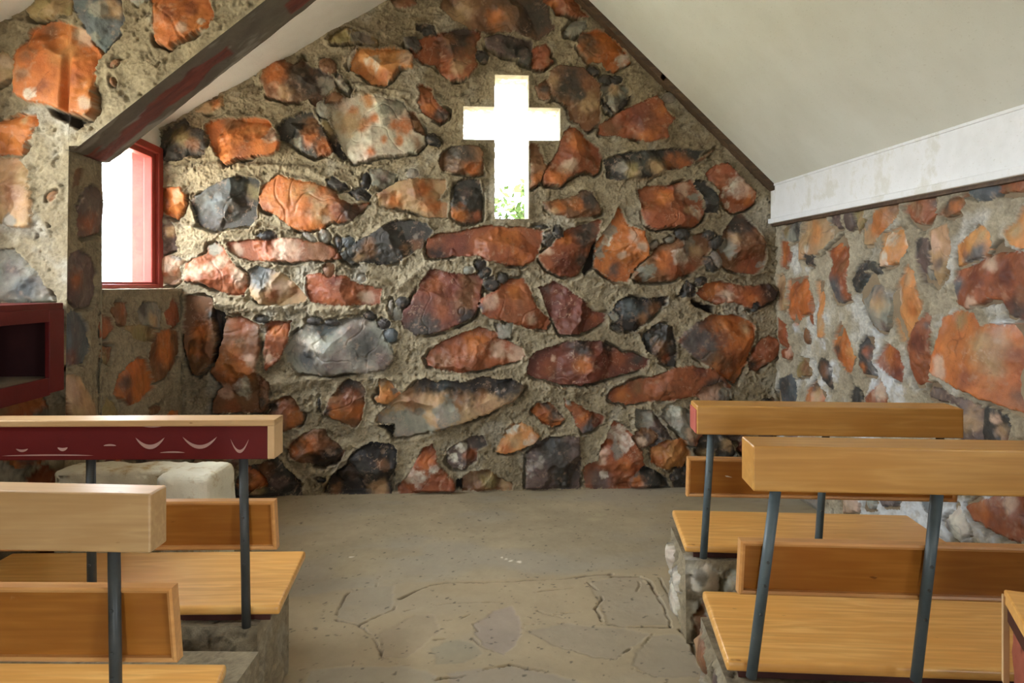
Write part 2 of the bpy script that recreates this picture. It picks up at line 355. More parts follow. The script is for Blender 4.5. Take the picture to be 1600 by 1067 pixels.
RIGHT = read("""
H|r|90,600 95,440 130,435 150,500 140,560 115,612|110,520,40,o
H|g|90,420 110,340 170,320 220,320 215,400 190,440 140,440|200,360,30,d;120,380,30,y
H|t|210,560 215,440 240,300 380,285 400,340 450,380 320,520 280,530|250,490,50,w;320,380,60,O;410,380,30,w
H|r|380,500 440,420 490,400 510,450 520,560 510,680 510,800 470,825 420,820 400,780 400,650 420,580|440,770,60,s;440,480,40,o;420,710,40,s;480,600,40,b
H|t|60,650 100,640 120,720 125,840 110,870 70,870|90,760,40,b
H|o|130,680 250,660 270,780 275,880 220,900 190,960 145,940 130,860|190,700,60,r;200,850,50,o
H|O|310,690 330,670 360,700 360,850 370,1040 330,1040 315,900|340,960,50,t
H|t|610,460 605,330 680,260 760,210 830,205 820,280 760,340 700,410 650,465|700,330,70,o;640,310,40,g;780,240,40,b
H|O|710,510 725,400 830,340 850,400 885,450 875,500 830,570 720,600|760,430,50,w;860,420,30,w;740,560,40,w;800,500,60,O
H|r|850,220 950,180 1060,150 1075,190 1060,250 1000,330 930,330 870,270|950,240,50,b;1040,190,40,u;900,200,40,t
H|b|1065,270 1130,190 1250,130 1245,200 1210,260 1120,290|1130,210,40,d;1190,220,40,o
H|u|915,450 960,415 1010,430 1030,500 1035,700 980,690 950,600 940,500|1000,620,40,g;950,450,30,d
H|t|1020,370 1130,320 1145,450 1120,620 1050,720 1035,600|1060,450,50,p;1080,600,50,u
H|O|1190,590 1190,470 1260,400 1320,330 1390,360 1410,450 1370,530 1270,560|1330,510,50,s;1240,500,50,o;1350,400,40,t;1270,555,40,s
H|O|1480,380 1560,320 1599,230 1650,230 1680,480 1540,465|1560,380,50,t
H|r|1170,690 1190,620 1300,570 1450,510 1540,490 1640,520 1660,960 1560,920 1500,900 1470,810 1390,800 1250,870 1210,820|1190,730,50,s;1560,890,80,d;1400,570,50,p;1330,680,90,m;1300,840,40,p;1510,640,70,m;1600,800,60,b
H|g|570,700 640,640 700,660 760,800 760,960 740,1010 680,990 610,900 575,800|600,680,40,s;700,830,70,t;730,980,30,u
H|O|770,800 830,680 880,580 920,640 950,740 980,850 950,940 850,1065 820,1000 780,880|820,780,50,p;920,880,50,o;880,680,40,t
-|r|1422,534 1433,510 1450,490 1457,495 1456,535 1457,560 1452,596 1432,601 1426,580 1422,550|1440,540,14,m;1452,510,6,u
-|o|1466,560 1470,530 1475,497 1500,484 1520,490 1535,510 1560,505 1605,508 1625,512 1635,655 1590,645 1550,627 1512,609 1487,594 1467,581|1555,550,34,t;1500,500,14,y;1480,575,14,p;1590,620,20,b;1600,560,20,r;1520,590,16,r
-|o|1303,534 1312,510 1318,502 1327,525 1336,555 1331,581 1322,580 1310,560 1304,548|1309,545,8,d;1330,550,8,O
-|d|1347,534 1352,525 1368,528 1370,560 1368,587 1352,585 1345,570|1350,575,8,o;1356,550,7,r
L|r|690,120 750,5 830,60 855,160 855,250 790,210 700,160|760,70,50,o;830,200,40,m
L|y|185,180 210,90 265,110 260,210 190,225|230,150,40,b
L|d|315,150 340,100 385,120 415,300 390,290 330,200|360,170,40,b
L|o|245,350 295,210 370,350 360,460 250,460|300,250,40,d;310,330,40,t
L|s|50,340 80,240 150,200 180,240 180,350 170,460 60,460|110,300,50,d
L|r|620,350 710,225 730,350 730,460 640,460|700,300,50,p
L|d|525,340 540,270 600,350 590,440 530,440|
L|r|85,60 130,0 150,80 130,110 90,100|130,50,30,p
L|d|0,650 30,600 70,640 60,760 0,760|
L|u|1000,345 1020,280 1080,290 1200,350 1340,400 1365,440 1350,700 1210,700 1225,400|1280,480,80,t;1050,320,50,u
L|d|1350,600 1370,400 1440,430 1520,470 1520,700 1360,700|1480,560,40,t;1440,480,30,p;1500,620,30,b
-|r|1510,792 1540,778 1605,768 1640,768 1640,845 1590,845 1560,832 1525,812|1540,800,16,o;1580,785,12,p;1600,820,20,r
-|s|1437,770 1457,770 1470,800 1450,800|
-|w|1475,820 1495,790 1520,830 1500,845|1485,820,8,u
-|g|1250,760 1290,765 1280,800 1250,800|
-|p|1310,765 1345,765 1340,800 1315,800|
-|u|1370,765 1410,765 1400,790 1380,790|
-|g|1350,760 1368,765 1365,795 1350,795|
H|s|1290,100 1440,70 1440,150 1380,170 1290,150|
H|r|1455,60 1599,20 1680,0 1680,110 1460,140|1500,100,50,b
H|u|385,270 450,260 480,350 440,360 400,330|
H|u|490,250 540,240 540,350 500,350|
H|y|545,265 610,240 600,330 560,370|580,300,30,t
H|d|235,525 300,525 290,590 240,580|
H|d|530,680 570,600 640,560 620,640 560,760|
H|d|640,560 720,610 710,640 650,620|
H|X|330,540 380,470 490,380 480,400 390,490|
H|X|1380,530 1430,450 1500,420 1480,460 1400,530|
H|d|0,650 30,640 40,700 0,700|
H|r|20,950 45,940 40,1010 25,1000|
H|r|70,920 120,960 140,1067 120,1120 75,1080|
H|b|235,1000 255,990 270,1060 240,1067|
H|r|270,900 290,920 290,960 275,940|
""")
ARCH = read("""
A|o|110,430 115,320 180,260 200,190 290,130 370,125 450,165 530,190 580,240 625,340 600,430 590,560 605,690 560,730 500,720 400,690 290,660 180,635 105,590|220,600,40,w;300,180,60,b;500,210,60,p;160,480,50,b;480,500,60,r;400,340,80,O;300,560,50,r;560,660,40,p;180,350,50,b
A|s|450,-60 760,-60 770,120 710,230 640,320 590,270 540,190 480,60|700,60,60,t;620,60,40,g;600,230,50,g
A|y|190,80 250,0 280,-60 440,-60 460,80 370,90 290,120 210,110|350,50,60,t
A|o|940,-60 1280,-60 1335,100 1290,170 1180,230 1060,290 980,260 960,160 965,60|1150,180,34,p;1260,130,24,w;1040,100,60,r;1200,60,50,r
A|t|-80,330 0,320 60,340 100,400 85,470 0,530 -80,530|40,400,40,p
A|o|-80,770 0,760 120,715 230,725 240,770 190,870 130,970 0,965 -80,950|30,780,40,o;160,760,30,t;60,900,50,o
-|t|-30,245 25,245 42,262 50,310 52,350 35,356 -30,340|20,300,24,b;20,345,14,g
-|g|-20,392 25,390 45,410 60,435 80,470 10,474 -20,470|40,450,14,s;20,420,14,u
A|X|290,672 400,702 520,760 480,800 330,720|
A|b|690,400 740,360 745,410 700,430|
A|b|690,490 715,490 710,530|
E|b|300,160 350,120 350,160 320,190|
E|X|290,330 315,350 295,360|
A|g|800,-60 900,-60 900,0 850,20|
""")
PILLAR = read("""
E|u|490,200 520,100 560,75 600,130 630,200 620,380 500,420 470,340|550,330,70,r
E|u|410,640 430,520 500,490 560,540 600,640 580,840 480,850 420,780|470,700,60,r
-|s|93,534 100,492 117,483 133,505 139,540 130,567 97,572 92,550|110,560,16,m
I|t|355,470 360,300 430,210 490,220 540,310 580,390 575,560 360,560|440,330,80,p
E|b|430,100 450,0 500,-20 470,80|
-|b|104,620 112,660 130,700 100,720|
""")
LEFTW = read("""
E|b|690,860 740,820 790,830 800,890 770,970 720,930|760,860,40,r
E|g|850,870 880,820 960,830 1000,880 990,980 930,1000 860,950|890,850,40,d;940,930,40,t
E|r|1030,900 1060,790 1110,830 1120,940 1070,980 1040,960|1080,950,30,m
E|r|610,900 680,920 700,980 650,1050 610,1050|
I|o|710,270 740,200 790,140 850,100 900,110 940,200 960,290 930,320 850,370 780,395 720,330|760,260,60,u;770,360,40,m;870,200,60,o
-|b|232,534 240,520 262,512 278,520 280,550 262,580 240,597 230,565|255,540,20,o
E|y|780,980 860,960 980,990 940,1060 830,1060|
I|b|620,20 700,30 690,120 650,140 600,80|650,100,30,y
I|y|630,480 650,340 700,370 730,450 730,520|
I|b|930,430 980,400 970,450|
-|b|190,660 220,655 230,700 200,720|
""")

# ------------------------------------------------------------------ rubble-stone surfaces
def auto_stones(rng, u0, u1, v0, v1, size, taken, keys='orbmdgtupsOy'):
    """random rubble to go on where the photograph stops"""
    out = []; cs = list(taken)
    n = int((u1 - u0) * (v1 - v0) / (size * size) * 14)
    for _ in range(n):
        s = size * rng.uniform(0.32, 0.72)
        u = rng.uniform(u0, u1); v = rng.uniform(v0, v1)
        if any((u - a) ** 2 + ((v - b) * 1.25) ** 2 < (s + c) ** 2 * 1.0 for a, b, c in cs): continue
        cs.append((u, v, s * 0.95))
        k = rng.randint(6, 9); ph = rng.uniform(0, 6)
        poly = []
        for i in range(k):
            an = ph + i * 2 * math.pi / k + rng.uniform(-.25, .25)
            rr = s * rng.uniform(0.72, 1.08)
            poly.append((u + rr * 1.15 * math.cos(an), v + rr * 0.8 * math.sin(an)))
        pats = [((u + rng.uniform(-s, s) * .7, v + rng.uniform(-s, s) * .5), s * rng.uniform(.3, .7), rng.choice(keys)) for _ in range(2)]
        out.append((rng.choice(keys), poly, pats))
    return out

def sdf_poly(U, V, P):
    P = np.asarray(P, float); n = len(P)
    best = np.full(U.shape, 1e9); ins = np.zeros(U.shape, bool)
    for i in range(n):
        x1, y1 = P[i]; x2, y2 = P[(i + 1) % n]
        dx, dy = x2 - x1, y2 - y1
        t = np.clip(((U - x1) * dx + (V - y1) * dy) / (dx * dx + dy * dy + 1e-12), 0, 1)
        best = np.minimum(best, np.hypot(U - x1 - t * dx, V - y1 - t * dy))
        c = (y1 > V) != (y2 > V)
        xx = (x2 - x1) * (V - y1) / ((y2 - y1) if abs(y2 - y1) > 1e-9 else 1e-9) + x1
        ins ^= c & (U < xx)
    return np.where(ins, best, -best)

def rubble(us, vs, stones, seed, relief=1.0, white=0.0, ledges=()):
    """height field and colour of a rubble wall on the grid us x vs; stones in wall coordinates (metres)"""
    U, V = np.meshgrid(us, vs)
    rng = random.Random(seed)
    # mortar: lumpy, grainy, in rough courses
    n1 = fbm(U * 7, V * 9, seed, 4); n2 = fbm(U * 34, V * 34, seed + 9, 3, .6); n3 = fbm(U * 110, V * 110, seed + 31, 2); n4 = vnoise(U * 190, V * 190, seed + 33)
    wv = vnoise(U * 1.6, V * 1.6, seed + 3) * .08
    course = fbm(U * 2.2, (V + wv) * 9, seed + 77, 2)
    H = 0.018 * n1 + 0.0065 * n2 + 0.0042 * n3 + .0016 * n4 + .010 * course
    tone = sstep(-.5, .5, fbm(U * 2.5, V * 4, seed + 50, 4))
    C = MORT[None, None] * (1 - tone[..., None] * .55) + MORT2[None, None] * tone[..., None] * .55
    wt = sstep(.15, .6, fbm(U * 4, V * 4, seed + 60, 4)) * white
    C = C * (1 - wt[..., None]) + MORT3[None, None] * wt[..., None]
    C = C * (1 + .20 * n1 + .26 * n2 + .24 * n3 + .14 * n4)[..., None]
    for L_, hgt, wd in ledges:           # ridges where one pour of mortar stopped
        best = np.full(U.shape, 9.0); up = np.zeros(U.shape)
        for p, q in zip(L_[:-1], L_[1:]):
            dx, dy = q[0] - p[0], q[1] - p[1]
            t = np.clip(((U - p[0]) * dx + (V - p[1]) * dy) / (dx * dx + dy * dy), 0, 1)
            dd = np.hypot(U - p[0] - t * dx, V - p[1] - t * dy); b_ = dd < best
            up = np.where(b_, V - p[1] - t * dy, up); best = np.minimum(best, dd)
        s_ = np.where(up > 0, wd * .45, wd) * (1 + .5 * n1)
        H = H + hgt * np.exp(-(best / s_) ** 2) * (1 + .5 * n1 + .3 * n2)
    pit = sstep(.42, .6, fbm(U * 22, V * 22, seed + 91, 3))
    H -= pit * .020; p2 = sstep(.45, .6, fbm(U * 60, V * 60, seed + 92, 2)); H -= p2 * .007
    A = np.zeros(U.shape)
    ragn = fbm(U * 34, V * 34, seed + 5, 4, .75) * .0125 + fbm(U * 9, V * 9, seed + 6, 2) * .008
    for si, (key, poly, pats) in enumerate(stones):
        P = np.asarray(poly, float)
        lo = P.min(0) - .05; hi = P.max(0) + .05
        i0, i1 = np.searchsorted(us, (lo[0], hi[0])); j0, j1 = np.searchsorted(vs, (lo[1], hi[1]))
        if i1 - i0 < 2 or j1 - j0 < 2: continue
        sl = (slice(j0, j1), slice(i0, i1))
        u = U[sl]; v = V[sl]
        size = math.sqrt(max(1e-6, (hi[0] - lo[0] - .1) * (hi[1] - lo[1] - .1)))
        small = size < .10
        cx, cy = P.mean(0)
        if small and key != 'X':          # rounded cobble
            Q = P - P.mean(0); ev, R_ = np.linalg.eigh(Q.T @ Q / len(Q)); rad2 = np.sqrt(np.maximum(ev, 1e-6)) * 1.55
            a_ = ((u - cx) * R_[0, 0] + (v - cy) * R_[1, 0]) / rad2[0]; b_ = ((u - cx) * R_[0, 1] + (v - cy) * R_[1, 1]) / rad2[1]
            d = (1 - np.sqrt(a_ * a_ + b_ * b_)) * rad2.min() + ragn[sl] * .7
        else:
            d = sdf_poly(u, v, P) + ragn[sl] + .004
        if key == 'X':
            m = sstep(-.004, .006, d)
            H[sl] = H[sl] * (1 - m) - .075 * m
            C[sl] = C[sl] * (1 - m[..., None]) + (PALL['X'] * 1.2)[None, None] * m[..., None]
            continue
        r = random.Random(seed * 1000 + si)
        wf_ = 2.6 / (size + .05); wa_ = .02 + .22 * size
        uw = u + wa_ * fbm(u * wf_, v * wf_, seed + si + 21, 4); vw = v + wa_ * fbm(u * wf_, v * wf_, seed + si + 22, 4)
        # facets: lower envelope of a few tilted planes
        hh = None
        amp = .30 if not small else .5
        base = (.012 + .05 * min(1, size / .35) * r.uniform(.45, 1.0)) * relief
        bx, by = r.uniform(-.10, .10), r.uniform(-.14, .05)
        for k in range(r.choice((2, 3, 3, 4))):
            an = r.uniform(0, 2 * math.pi)
            sl_ = r.uniform(.25, .85) * relief
            off = r.uniform(-.05, .20) * size
            pl = -sl_ * np.maximum(-9, ((uw - cx) * math.cos(an) + (vw - cy) * math.sin(an) - off))
            pl = np.minimum(pl, 0)
            hh = pl if hh is None else np.minimum(hh, pl)
        hh = hh + base + bx * (u - cx) + by * (v - cy)
        rnd = r.uniform(.003, .008) if not small else .012
        hh = hh - (.018 if not small else 0) * relief * np.exp(-np.maximum(d, 0) / rnd)      # worn arris
        sc = r.uniform(5, 10)
        f1 = fbm(u * sc, v * sc, seed + si, 4)
        if small: hh = .004 + np.sqrt(np.clip(d, 0, .03)) * .16 * relief ** .5 + .5 * .004 * fbm(u * 70, v * 70, seed + si, 2)
        hh = hh + .007 * f1 + .0018 * fbm(u * 45, v * 45, seed + si + 3, 3)
        cr = np.abs(fbm(u * sc * .6 + 3, v * sc * .6, seed + si + 11, 2))
        hh = hh - .006 * sstep(.035, 0, cr) * (r.random() < .6)
        hh = np.maximum(hh, -.03)
        m = sstep(-.0022, .0022, d)
        # mortar lip and open joint around the stone
        lip = np.exp(-(np.minimum(d, 0) / .02) ** 2) * (.016 + .010 * fbm(u * 20, v * 20, seed + 300, 2))
        side = fbm(u * 6 + si, v * 6, seed + 200 + si, 2) + np.clip(-(v - cy) / (size + .05) * 1.1, -.3, .5)
        gap = sstep(.12, .5, side) * sstep(-.024, -.006, d) if not small else sstep(-.012, -.003, d) * sstep(-.15, .2, fbm(u * 14, v * 14, seed + si, 2)) * .5
        Hm = H[sl] + np.where(d < 0, lip, .010) - gap * .10
        over = A[sl]
        H[sl] = np.where(m > 0, hh * m + Hm * (1 - m), np.where(over > .5, H[sl], Hm))
        # colour
        c = np.broadcast_to(PALL[key], u.shape + (3,)).copy()
        wx = fbm(u * 11, v * 11, seed + si + 40, 4, .6) ; wy = fbm(u * 60, v * 60, seed + si + 41, 2)
        wx2 = fbm(u * 13, v * 13, seed + si + 43, 4, .6)
        for pi, (q, rad, pk) in enumerate(pats):
            if pk in 'dks': rad = rad * 1.25
            f_ = .55 / rad
            dd = np.hypot((u - q[0]) + .5 * rad * wx, (v - q[1]) + .6 * rad * wx2) / rad + fbm(u * f_, v * f_, seed + si + pi * 7, 6, .66) * (1.25 if pk in 'wg' else .75) + wy * .10
            soft = .30 if pk in 'wg' else (.5 if pk == 'p' else .8)
            mm = sstep(1 + soft * .6, 1 - soft, dd)
            if pk in 'w': mm = mm * (.55 + .45 * sstep(-.2, .3, fbm(u * 40, v * 40, seed + si + 70, 3)))
            c = c * (1 - mm[..., None] * .92) + PALL[pk] * mm[..., None] * .92
        mot = fbm(u * 14, v * 14, seed + si + 55, 5, .62)
        streak = fbm(u * 50 + v * 15, v * 9, seed + si + 57, 3)
        c = c * (1 + .42 * mot + .14 * streak)[..., None]
        hue = fbm(u * 8, v * 8, seed + si + 58, 3)
        c[..., 1] *= 1 + .16 * hue; c[..., 2] *= 1 + .12 * hue
        # chalky veins and scratches
        vein = np.abs(fbm(u * 7 + 9, v * 7 + si, seed + si + 61, 4, .55))
        vm = sstep(.016, .003, vein) * sstep(-.1, .4, fbm(u * 5, v * 5, seed + si + 62, 2)) * (.0 if small else .55)
        dust = sstep(.28, .6, fbm(u * 24, v * 24, seed + si + 64, 4, .6)) * .30
        vm = np.maximum(vm, dust)
        c = c * (1 - vm[..., None]) + PALL['p'] * vm[..., None]
        ck = sstep(.012, .002, np.abs(fbm(u * 4 + 2, v * 4 + si, seed + si + 81, 3))) * (0 if small else .5)
        c = c * (1 - ck[..., None] * .7)
        # crumbs of mortar on the stone near its edge
        cb = sstep(.35, .5, fbm(u * 60, v * 60, seed + si + 90, 2)) * sstep(.02, 0, d) * .8
        mc = (m * (1 - cb))[..., None]
        C[sl] = C[sl] * (1 - mc) + c * mc
        A[sl] = np.maximum(A[sl], m * (1 - cb))
    return U, V, H, np.clip(C, .004, .95), A

def grid_mesh(name, XYZ, C, A, keep, flip, mat, parent=None, extra=None):
    ny, nx = XYZ.shape[:2]
    idx = np.arange(ny * nx).reshape(ny, nx)
    q = np.stack([idx[:-1, :-1], idx[:-1, 1:], idx[1:, 1:], idx[1:, :-1]], -1)
    q = q[keep] if keep is not None else q.reshape(-1, 4)
    if flip: q = q[:, ::-1]
    used = np.zeros(ny * nx, bool); used[q.ravel()] = True
    remap = np.cumsum(used) - 1
    co = XYZ.reshape(-1, 3)[used]; q = remap[q]
    col = np.concatenate([C.reshape(-1, 3), A.reshape(-1, 1)], 1)[used]
    cos, qs, cols = [co], [q], [col]
    n = len(co)
    for (co2, q2, c2) in (extra or []):
        cos.append(co2); qs.append(q2 + n); cols.append(c2); n += len(co2)
    co = np.concatenate(cos); q = np.concatenate(qs); col = np.concatenate(cols)
    me = bpy.data.meshes.new(name)
    me.vertices.add(len(co)); me.vertices.foreach_set('co', co.astype(np.float32).ravel())
    me.loops.add(q.size); me.loops.foreach_set('vertex_index', q.astype(np.int32).ravel())
    me.polygons.add(len(q)); me.polygons.foreach_set('loop_start', np.arange(0, q.size, 4, dtype=np.int32))
    try: me.polygons.foreach_set('loop_total', np.full(len(q), 4, dtype=np.int32))
    except Exception: pass
    me.update(calc_edges=True)
    me.polygons.foreach_set('use_smooth', np.ones(len(q), dtype=bool))
    a = me.color_attributes.new('Col', 'FLOAT_COLOR', 'POINT')
    a.data.foreach_set('color', col.astype(np.float32).ravel())
    me.validate(); me.update()
    return link(name, me, mat, parent)
def grid_piece(XYZ, C, A, keep, flip):
    ny, nx = XYZ.shape[:2]
    idx = np.arange(ny * nx).reshape(ny, nx)
    q = np.stack([idx[:-1, :-1], idx[:-1, 1:], idx[1:, 1:], idx[1:, :-1]], -1)
    q = q[keep] if keep is not None else q.reshape(-1, 4)
    if flip: q = q[:, ::-1]
    used = np.zeros(ny * nx, bool); used[q.ravel()] = True
    remap = np.cumsum(used) - 1
    return XYZ.reshape(-1, 3)[used], remap[q], np.concatenate([C.reshape(-1, 3), A.reshape(-1, 1)], 1)[used]

# ------------------------------------------------------------------ materials
def new_mat(name):
    m = bpy.data.materials.new(name); m.use_nodes = True
    nt = m.node_tree
    return m, nt, nt.nodes['Principled BSDF']
def nd(nt, t, **kw):
    n = nt.nodes.new(t)
    for k, v in kw.items():
        if k in n.inputs: n.inputs[k].default_value = v
        else: setattr(n, k, v)
    return n
def noise(nt, scale, detail=5, rough=.55, vec=None):
    n = nd(nt, 'ShaderNodeTexNoise', Scale=scale, Detail=detail, Roughness=rough)
    if vec is not None: nt.links.new(vec, n.inputs['Vector'])
    return n.outputs['Fac']
def ramp(nt, fac, stops):
    r = nt.nodes.new('ShaderNodeValToRGB')
    els = r.color_ramp.elements
    while len(els) < len(stops): els.new(0.5)
    for e, (p, c) in zip(els, stops):
        e.position = p; e.color = c if len(c) == 4 else tuple(c) + (1,)
    nt.links.new(fac, r.inputs['Fac'])
    return r.outputs['Color']
def mixc(nt, fac, a, b, mode='MIX'):
    n = nt.nodes.new('ShaderNodeMix'); n.data_type = 'RGBA'; n.blend_type = mode
    for s, v in ((n.inputs[0], fac), (n.inputs[6], a), (n.inputs[7], b)):
        if isinstance(v, (int, float)): s.default_value = v
        elif isinstance(v, tuple): s.default_value = v
        else: nt.links.new(v, s)
    return n.outputs[2]
def objvec(nt, scale=(1, 1, 1)):
    tc = nt.nodes.new('ShaderNodeTexCoord'); mp = nt.nodes.new('ShaderNodeMapping')
    mp.inputs['Scale'].default_value = scale
    nt.links.new(tc.outputs['Object'], mp.inputs['Vector'])
    return mp.outputs['Vector']
def bump(nt, bs, h, strength, dist):
    b = nd(nt, 'ShaderNodeBump', Strength=strength, Distance=dist)
    nt.links.new(h, b.inputs['Height']); nt.links.new(b.outputs['Normal'], bs.inputs['Normal'])

def mat_rubble():
    m, nt, bs = new_mat('rubble stone and mortar')
    at_ = nt.nodes.new('ShaderNodeAttribute'); at_.attribute_name = 'Col'
    v = objvec(nt)
    fine = noise(nt, 260, 4, .7, v)
    c = mixc(nt, .35, at_.outputs['Color'], ramp(nt, fine, [(.3, (.45,) * 3), (.7, (1.0,) * 3)]), 'MULTIPLY')
    br = nd(nt, 'ShaderNodeBrightContrast'); br.inputs['Bright'].default_value = 0.0
    nt.links.new(c, bs.inputs['Base Color'])
    mr = nd(nt, 'ShaderNodeMapRange'); mr.inputs['To Min'].default_value = .95; mr.inputs['To Max'].default_value = .48
    nt.links.new(at_.outputs['Alpha'], mr.inputs['Value']); nt.links.new(mr.outputs[0], bs.inputs['Roughness'])
    bs.inputs['Specular IOR Level'].default_value = .35
    g = noise(nt, 170, 6, .75, v); g2 = noise(nt, 60, 4, .6, v)
    inv = nt.nodes.new('ShaderNodeMath'); inv.operation = 'MULTIPLY_ADD'
    nt.links.new(at_.outputs['Alpha'], inv.inputs[0]); inv.inputs[1].default_value = -.82; inv.inputs[2].default_value = 1.0
    hm = nt.nodes.new('ShaderNodeMath'); hm.operation = 'MULTIPLY'
    nt.links.new(g, hm.inputs[0]); nt.links.new(inv.outputs[0], hm.inputs[1])
    ad = nt.nodes.new('ShaderNodeMath'); ad.operation = 'MULTIPLY_ADD'; ad.inputs[1].default_value = .35
    nt.links.new(g2, ad.inputs[0]); nt.links.new(hm.outputs[0], ad.inputs[2])
    bump(nt, bs, ad.outputs[0], .9, .008)
    return m
def mat_plaster(name, c1, c2, scale=3, rough=.85, bs_=.25, patch=None):
    m, nt, bs = new_mat(name)
    v = objvec(nt)
    n = noise(nt, scale, 8, .62, v)
    col = ramp(nt, n, [(.35, L4(c1)), (.68, L4(c2))])
    if patch:
        p = noise(nt, patch[1], 9, .68, v)
        f = ramp(nt, p, [(patch[2], (0, 0, 0)), (patch[2] + .10, (1, 1, 1))])
        col = mixc(nt, f, col, L4(patch[0]))
    sp = noise(nt, 130, 2, .5, objvec(nt, (1, .4, 1)))
    col = mixc(nt, .5, col, ramp(nt, sp, [(.26, (.72, .68, .6)), (.34, (1, 1, 1))]), 'MULTIPLY')
    nt.links.new(col, bs.inputs['Base Color'])
    bs.inputs['Roughness'].default_value = rough
    bump(nt, bs, noise(nt, 90, 6, .7, v), bs_, .004)
    return m
def mat_wood(name, c1, c2, c3, axis=0, rough=.38, wear=.0, coat=.25):
    """varnished timber: streaks run along one axis, broad cathedral figure, pores"""
    m, nt, bs = new_mat(name)
    sc = [9.0, 9.0, 9.0]; sc[axis] = .9
    v = objvec(nt, tuple(sc))
    dist = nd(nt, 'ShaderNodeTexNoise', Scale=1.6, Detail=3.0, Roughness=.5)
    nt.links.new(v, dist.inputs['Vector'])
    wv = nd(nt, 'ShaderNodeMath'); wv.operation = 'MULTIPLY'; wv.inputs[1].default_value = 16.0
    nt.links.new(dist.outputs['Fac'], wv.inputs[0])
    fr = nd(nt, 'ShaderNodeMath'); fr.operation = 'SINE'; nt.links.new(wv.outputs[0], fr.inputs[0])
    mr = nd(nt, 'ShaderNodeMapRange'); mr.inputs['From Min'].default_value = -1
    nt.links.new(fr.outputs[0], mr.inputs['Value'])
    base = ramp(nt, mr.outputs[0], [(.0, L4(c1)), (.6, L4(c2)), (1.0, L4(c1))])
    s2 = [70.0, 70.0, 70.0]; s2[axis] = 2.2
    st = noise(nt, 1.0, 6, .6, objvec(nt, tuple(s2)))
    base = mixc(nt, .38, base, ramp(nt, st, [(.32, (.62, .55, .48)), (.62, (1.05, 1.03, 1.0))]), 'MULTIPLY')
    blot = noise(nt, 3.2, 4, .5, objvec(nt))
    base = mixc(nt, ramp(nt, blot, [(.42, (0, 0, 0)), (.66, (.6, .6, .6))]), base, L4(c3))
    if wear > 0:
        wn_ = noise(nt, 14, 8, .72, objvec(nt, (1, 1, 1)))
        base = mixc(nt, ramp(nt, wn_, [(.66, (0, 0, 0)), (.70, (wear,) * 3)]), base, L4((222, 196, 150)))
    s3 = [40.0] * 3; s3[axis] = 14.0
    dk = noise(nt, 1.0, 2, .5, objvec(nt, tuple(s3)))
    base = mixc(nt, 1.0, base, ramp(nt, dk, [(.22, (.45, .36, .28)), (.26, (1, 1, 1))]), 'MULTIPLY')
    nt.links.new(base, bs.inputs['Base Color'])
    bs.inputs['Roughness'].default_value = rough
    bs.inputs['Coat Weight'].default_value = coat; bs.inputs['Coat Roughness'].default_value = .3
    bump(nt, bs, st, .12, .002)
    return m
def mat_paint(name, c, c2, rough=.45, chip=None):
    m, nt, bs = new_mat(name)
    v = objvec(nt)
    col = ramp(nt, noise(nt, 7, 7, .65, v), [(.35, L4(c)), (.7, L4(c2))])
    if chip:
        f = ramp(nt, noise(nt, 30, 6, .7, objvec(nt, (.35, 1, 1))), [(chip[1], (0, 0, 0)), (chip[1] + .03, (1, 1, 1))])
        col = mixc(nt, f, col, L4(chip[0]))
    nt.links.new(col, bs.inputs['Base Color'])
    bs.inputs['Roughness'].default_value = rough; bs.inputs['Specular IOR Level'].default_value = .3
    bump(nt, bs, noise(nt, 60, 5, .6, v), .15, .003)
    return m
M_RUB = mat_rubble()
M_CEIL = mat_plaster('painted ceiling board', (196, 194, 180), (207, 206, 194), 1.6, .9, .3)
M_CEILL = mat_plaster('white plaster ceiling', (226, 223, 214), (236, 234, 226), 4, .9, .6)
M_FASC = mat_plaster('white fascia paint', (222, 222, 220), (236, 236, 236), 5, .6, .25, ((216, 214, 206), 5, .52))
M_WHITEBLK = mat_plaster('whitewashed stone', (218, 212, 190), (230, 226, 206), 6, .9, .8, ((190, 168, 126), 8, .53))
M_WALLW = mat_plaster('white wall plaster', (214, 212, 204), (226, 224, 216), 5, .9, .4)
M_NAVE = mat_plaster('rough brown stone wall', (112, 92, 70), (146, 128, 100), 3, .9, .8)
M_DARKW = mat_wood('dark trim timber', (72, 54, 38), (96, 74, 52), (58, 44, 32), 0, .6, 0, 0)
M_SEAT = mat_wood('varnished seat timber', (222, 164, 86), (240, 190, 112), (226, 164, 82), 0, .32, .25)
M_RAIL = mat_wood('rail timber', (188, 136, 62), (202, 152, 78), (178, 122, 48), 0, .4, .15)
M_RAILL = mat_wood('pale rail timber', (184, 148, 100), (196, 162, 114), (172, 132, 84), 0, .45, .2)
M_PANEL = mat_wood('panel timber', (160, 100, 36), (176, 116, 48), (146, 86, 28), 0, .3, .12)
M_MOULD = mat_wood('moulding timber', (206, 150, 88), (222, 168, 104), (190, 128, 66), 0, .34, .1)
M_MAROON = mat_paint('maroon paint', (84, 6, 4), (94, 10, 7), .6)
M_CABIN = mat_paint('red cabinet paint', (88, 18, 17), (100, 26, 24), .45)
M_CABDK = mat_paint('dark cabinet inside', (48, 16, 16), (60, 22, 20), .7)  # inside boards darker than the front: the cabinet's shade put into the colour
M_WINR = mat_paint('red window paint', (138, 50, 42), (152, 60, 50), .4)
M_CREAM = mat_paint('bare pale timber', (206, 172, 128), (190, 154, 110), .6)
M_CHIP = mat_paint('chipped paint showing primer', (184, 150, 140), (160, 122, 110), .7)
M_PIPE = mat_paint('blue grey steel pipe', (70, 80, 82), (90, 100, 102), .42, ((126, 134, 136), .66))
M_PIPEL = mat_paint('dark steel pipe', (56, 58, 56), (74, 76, 74), .42, ((120, 124, 122), .74))
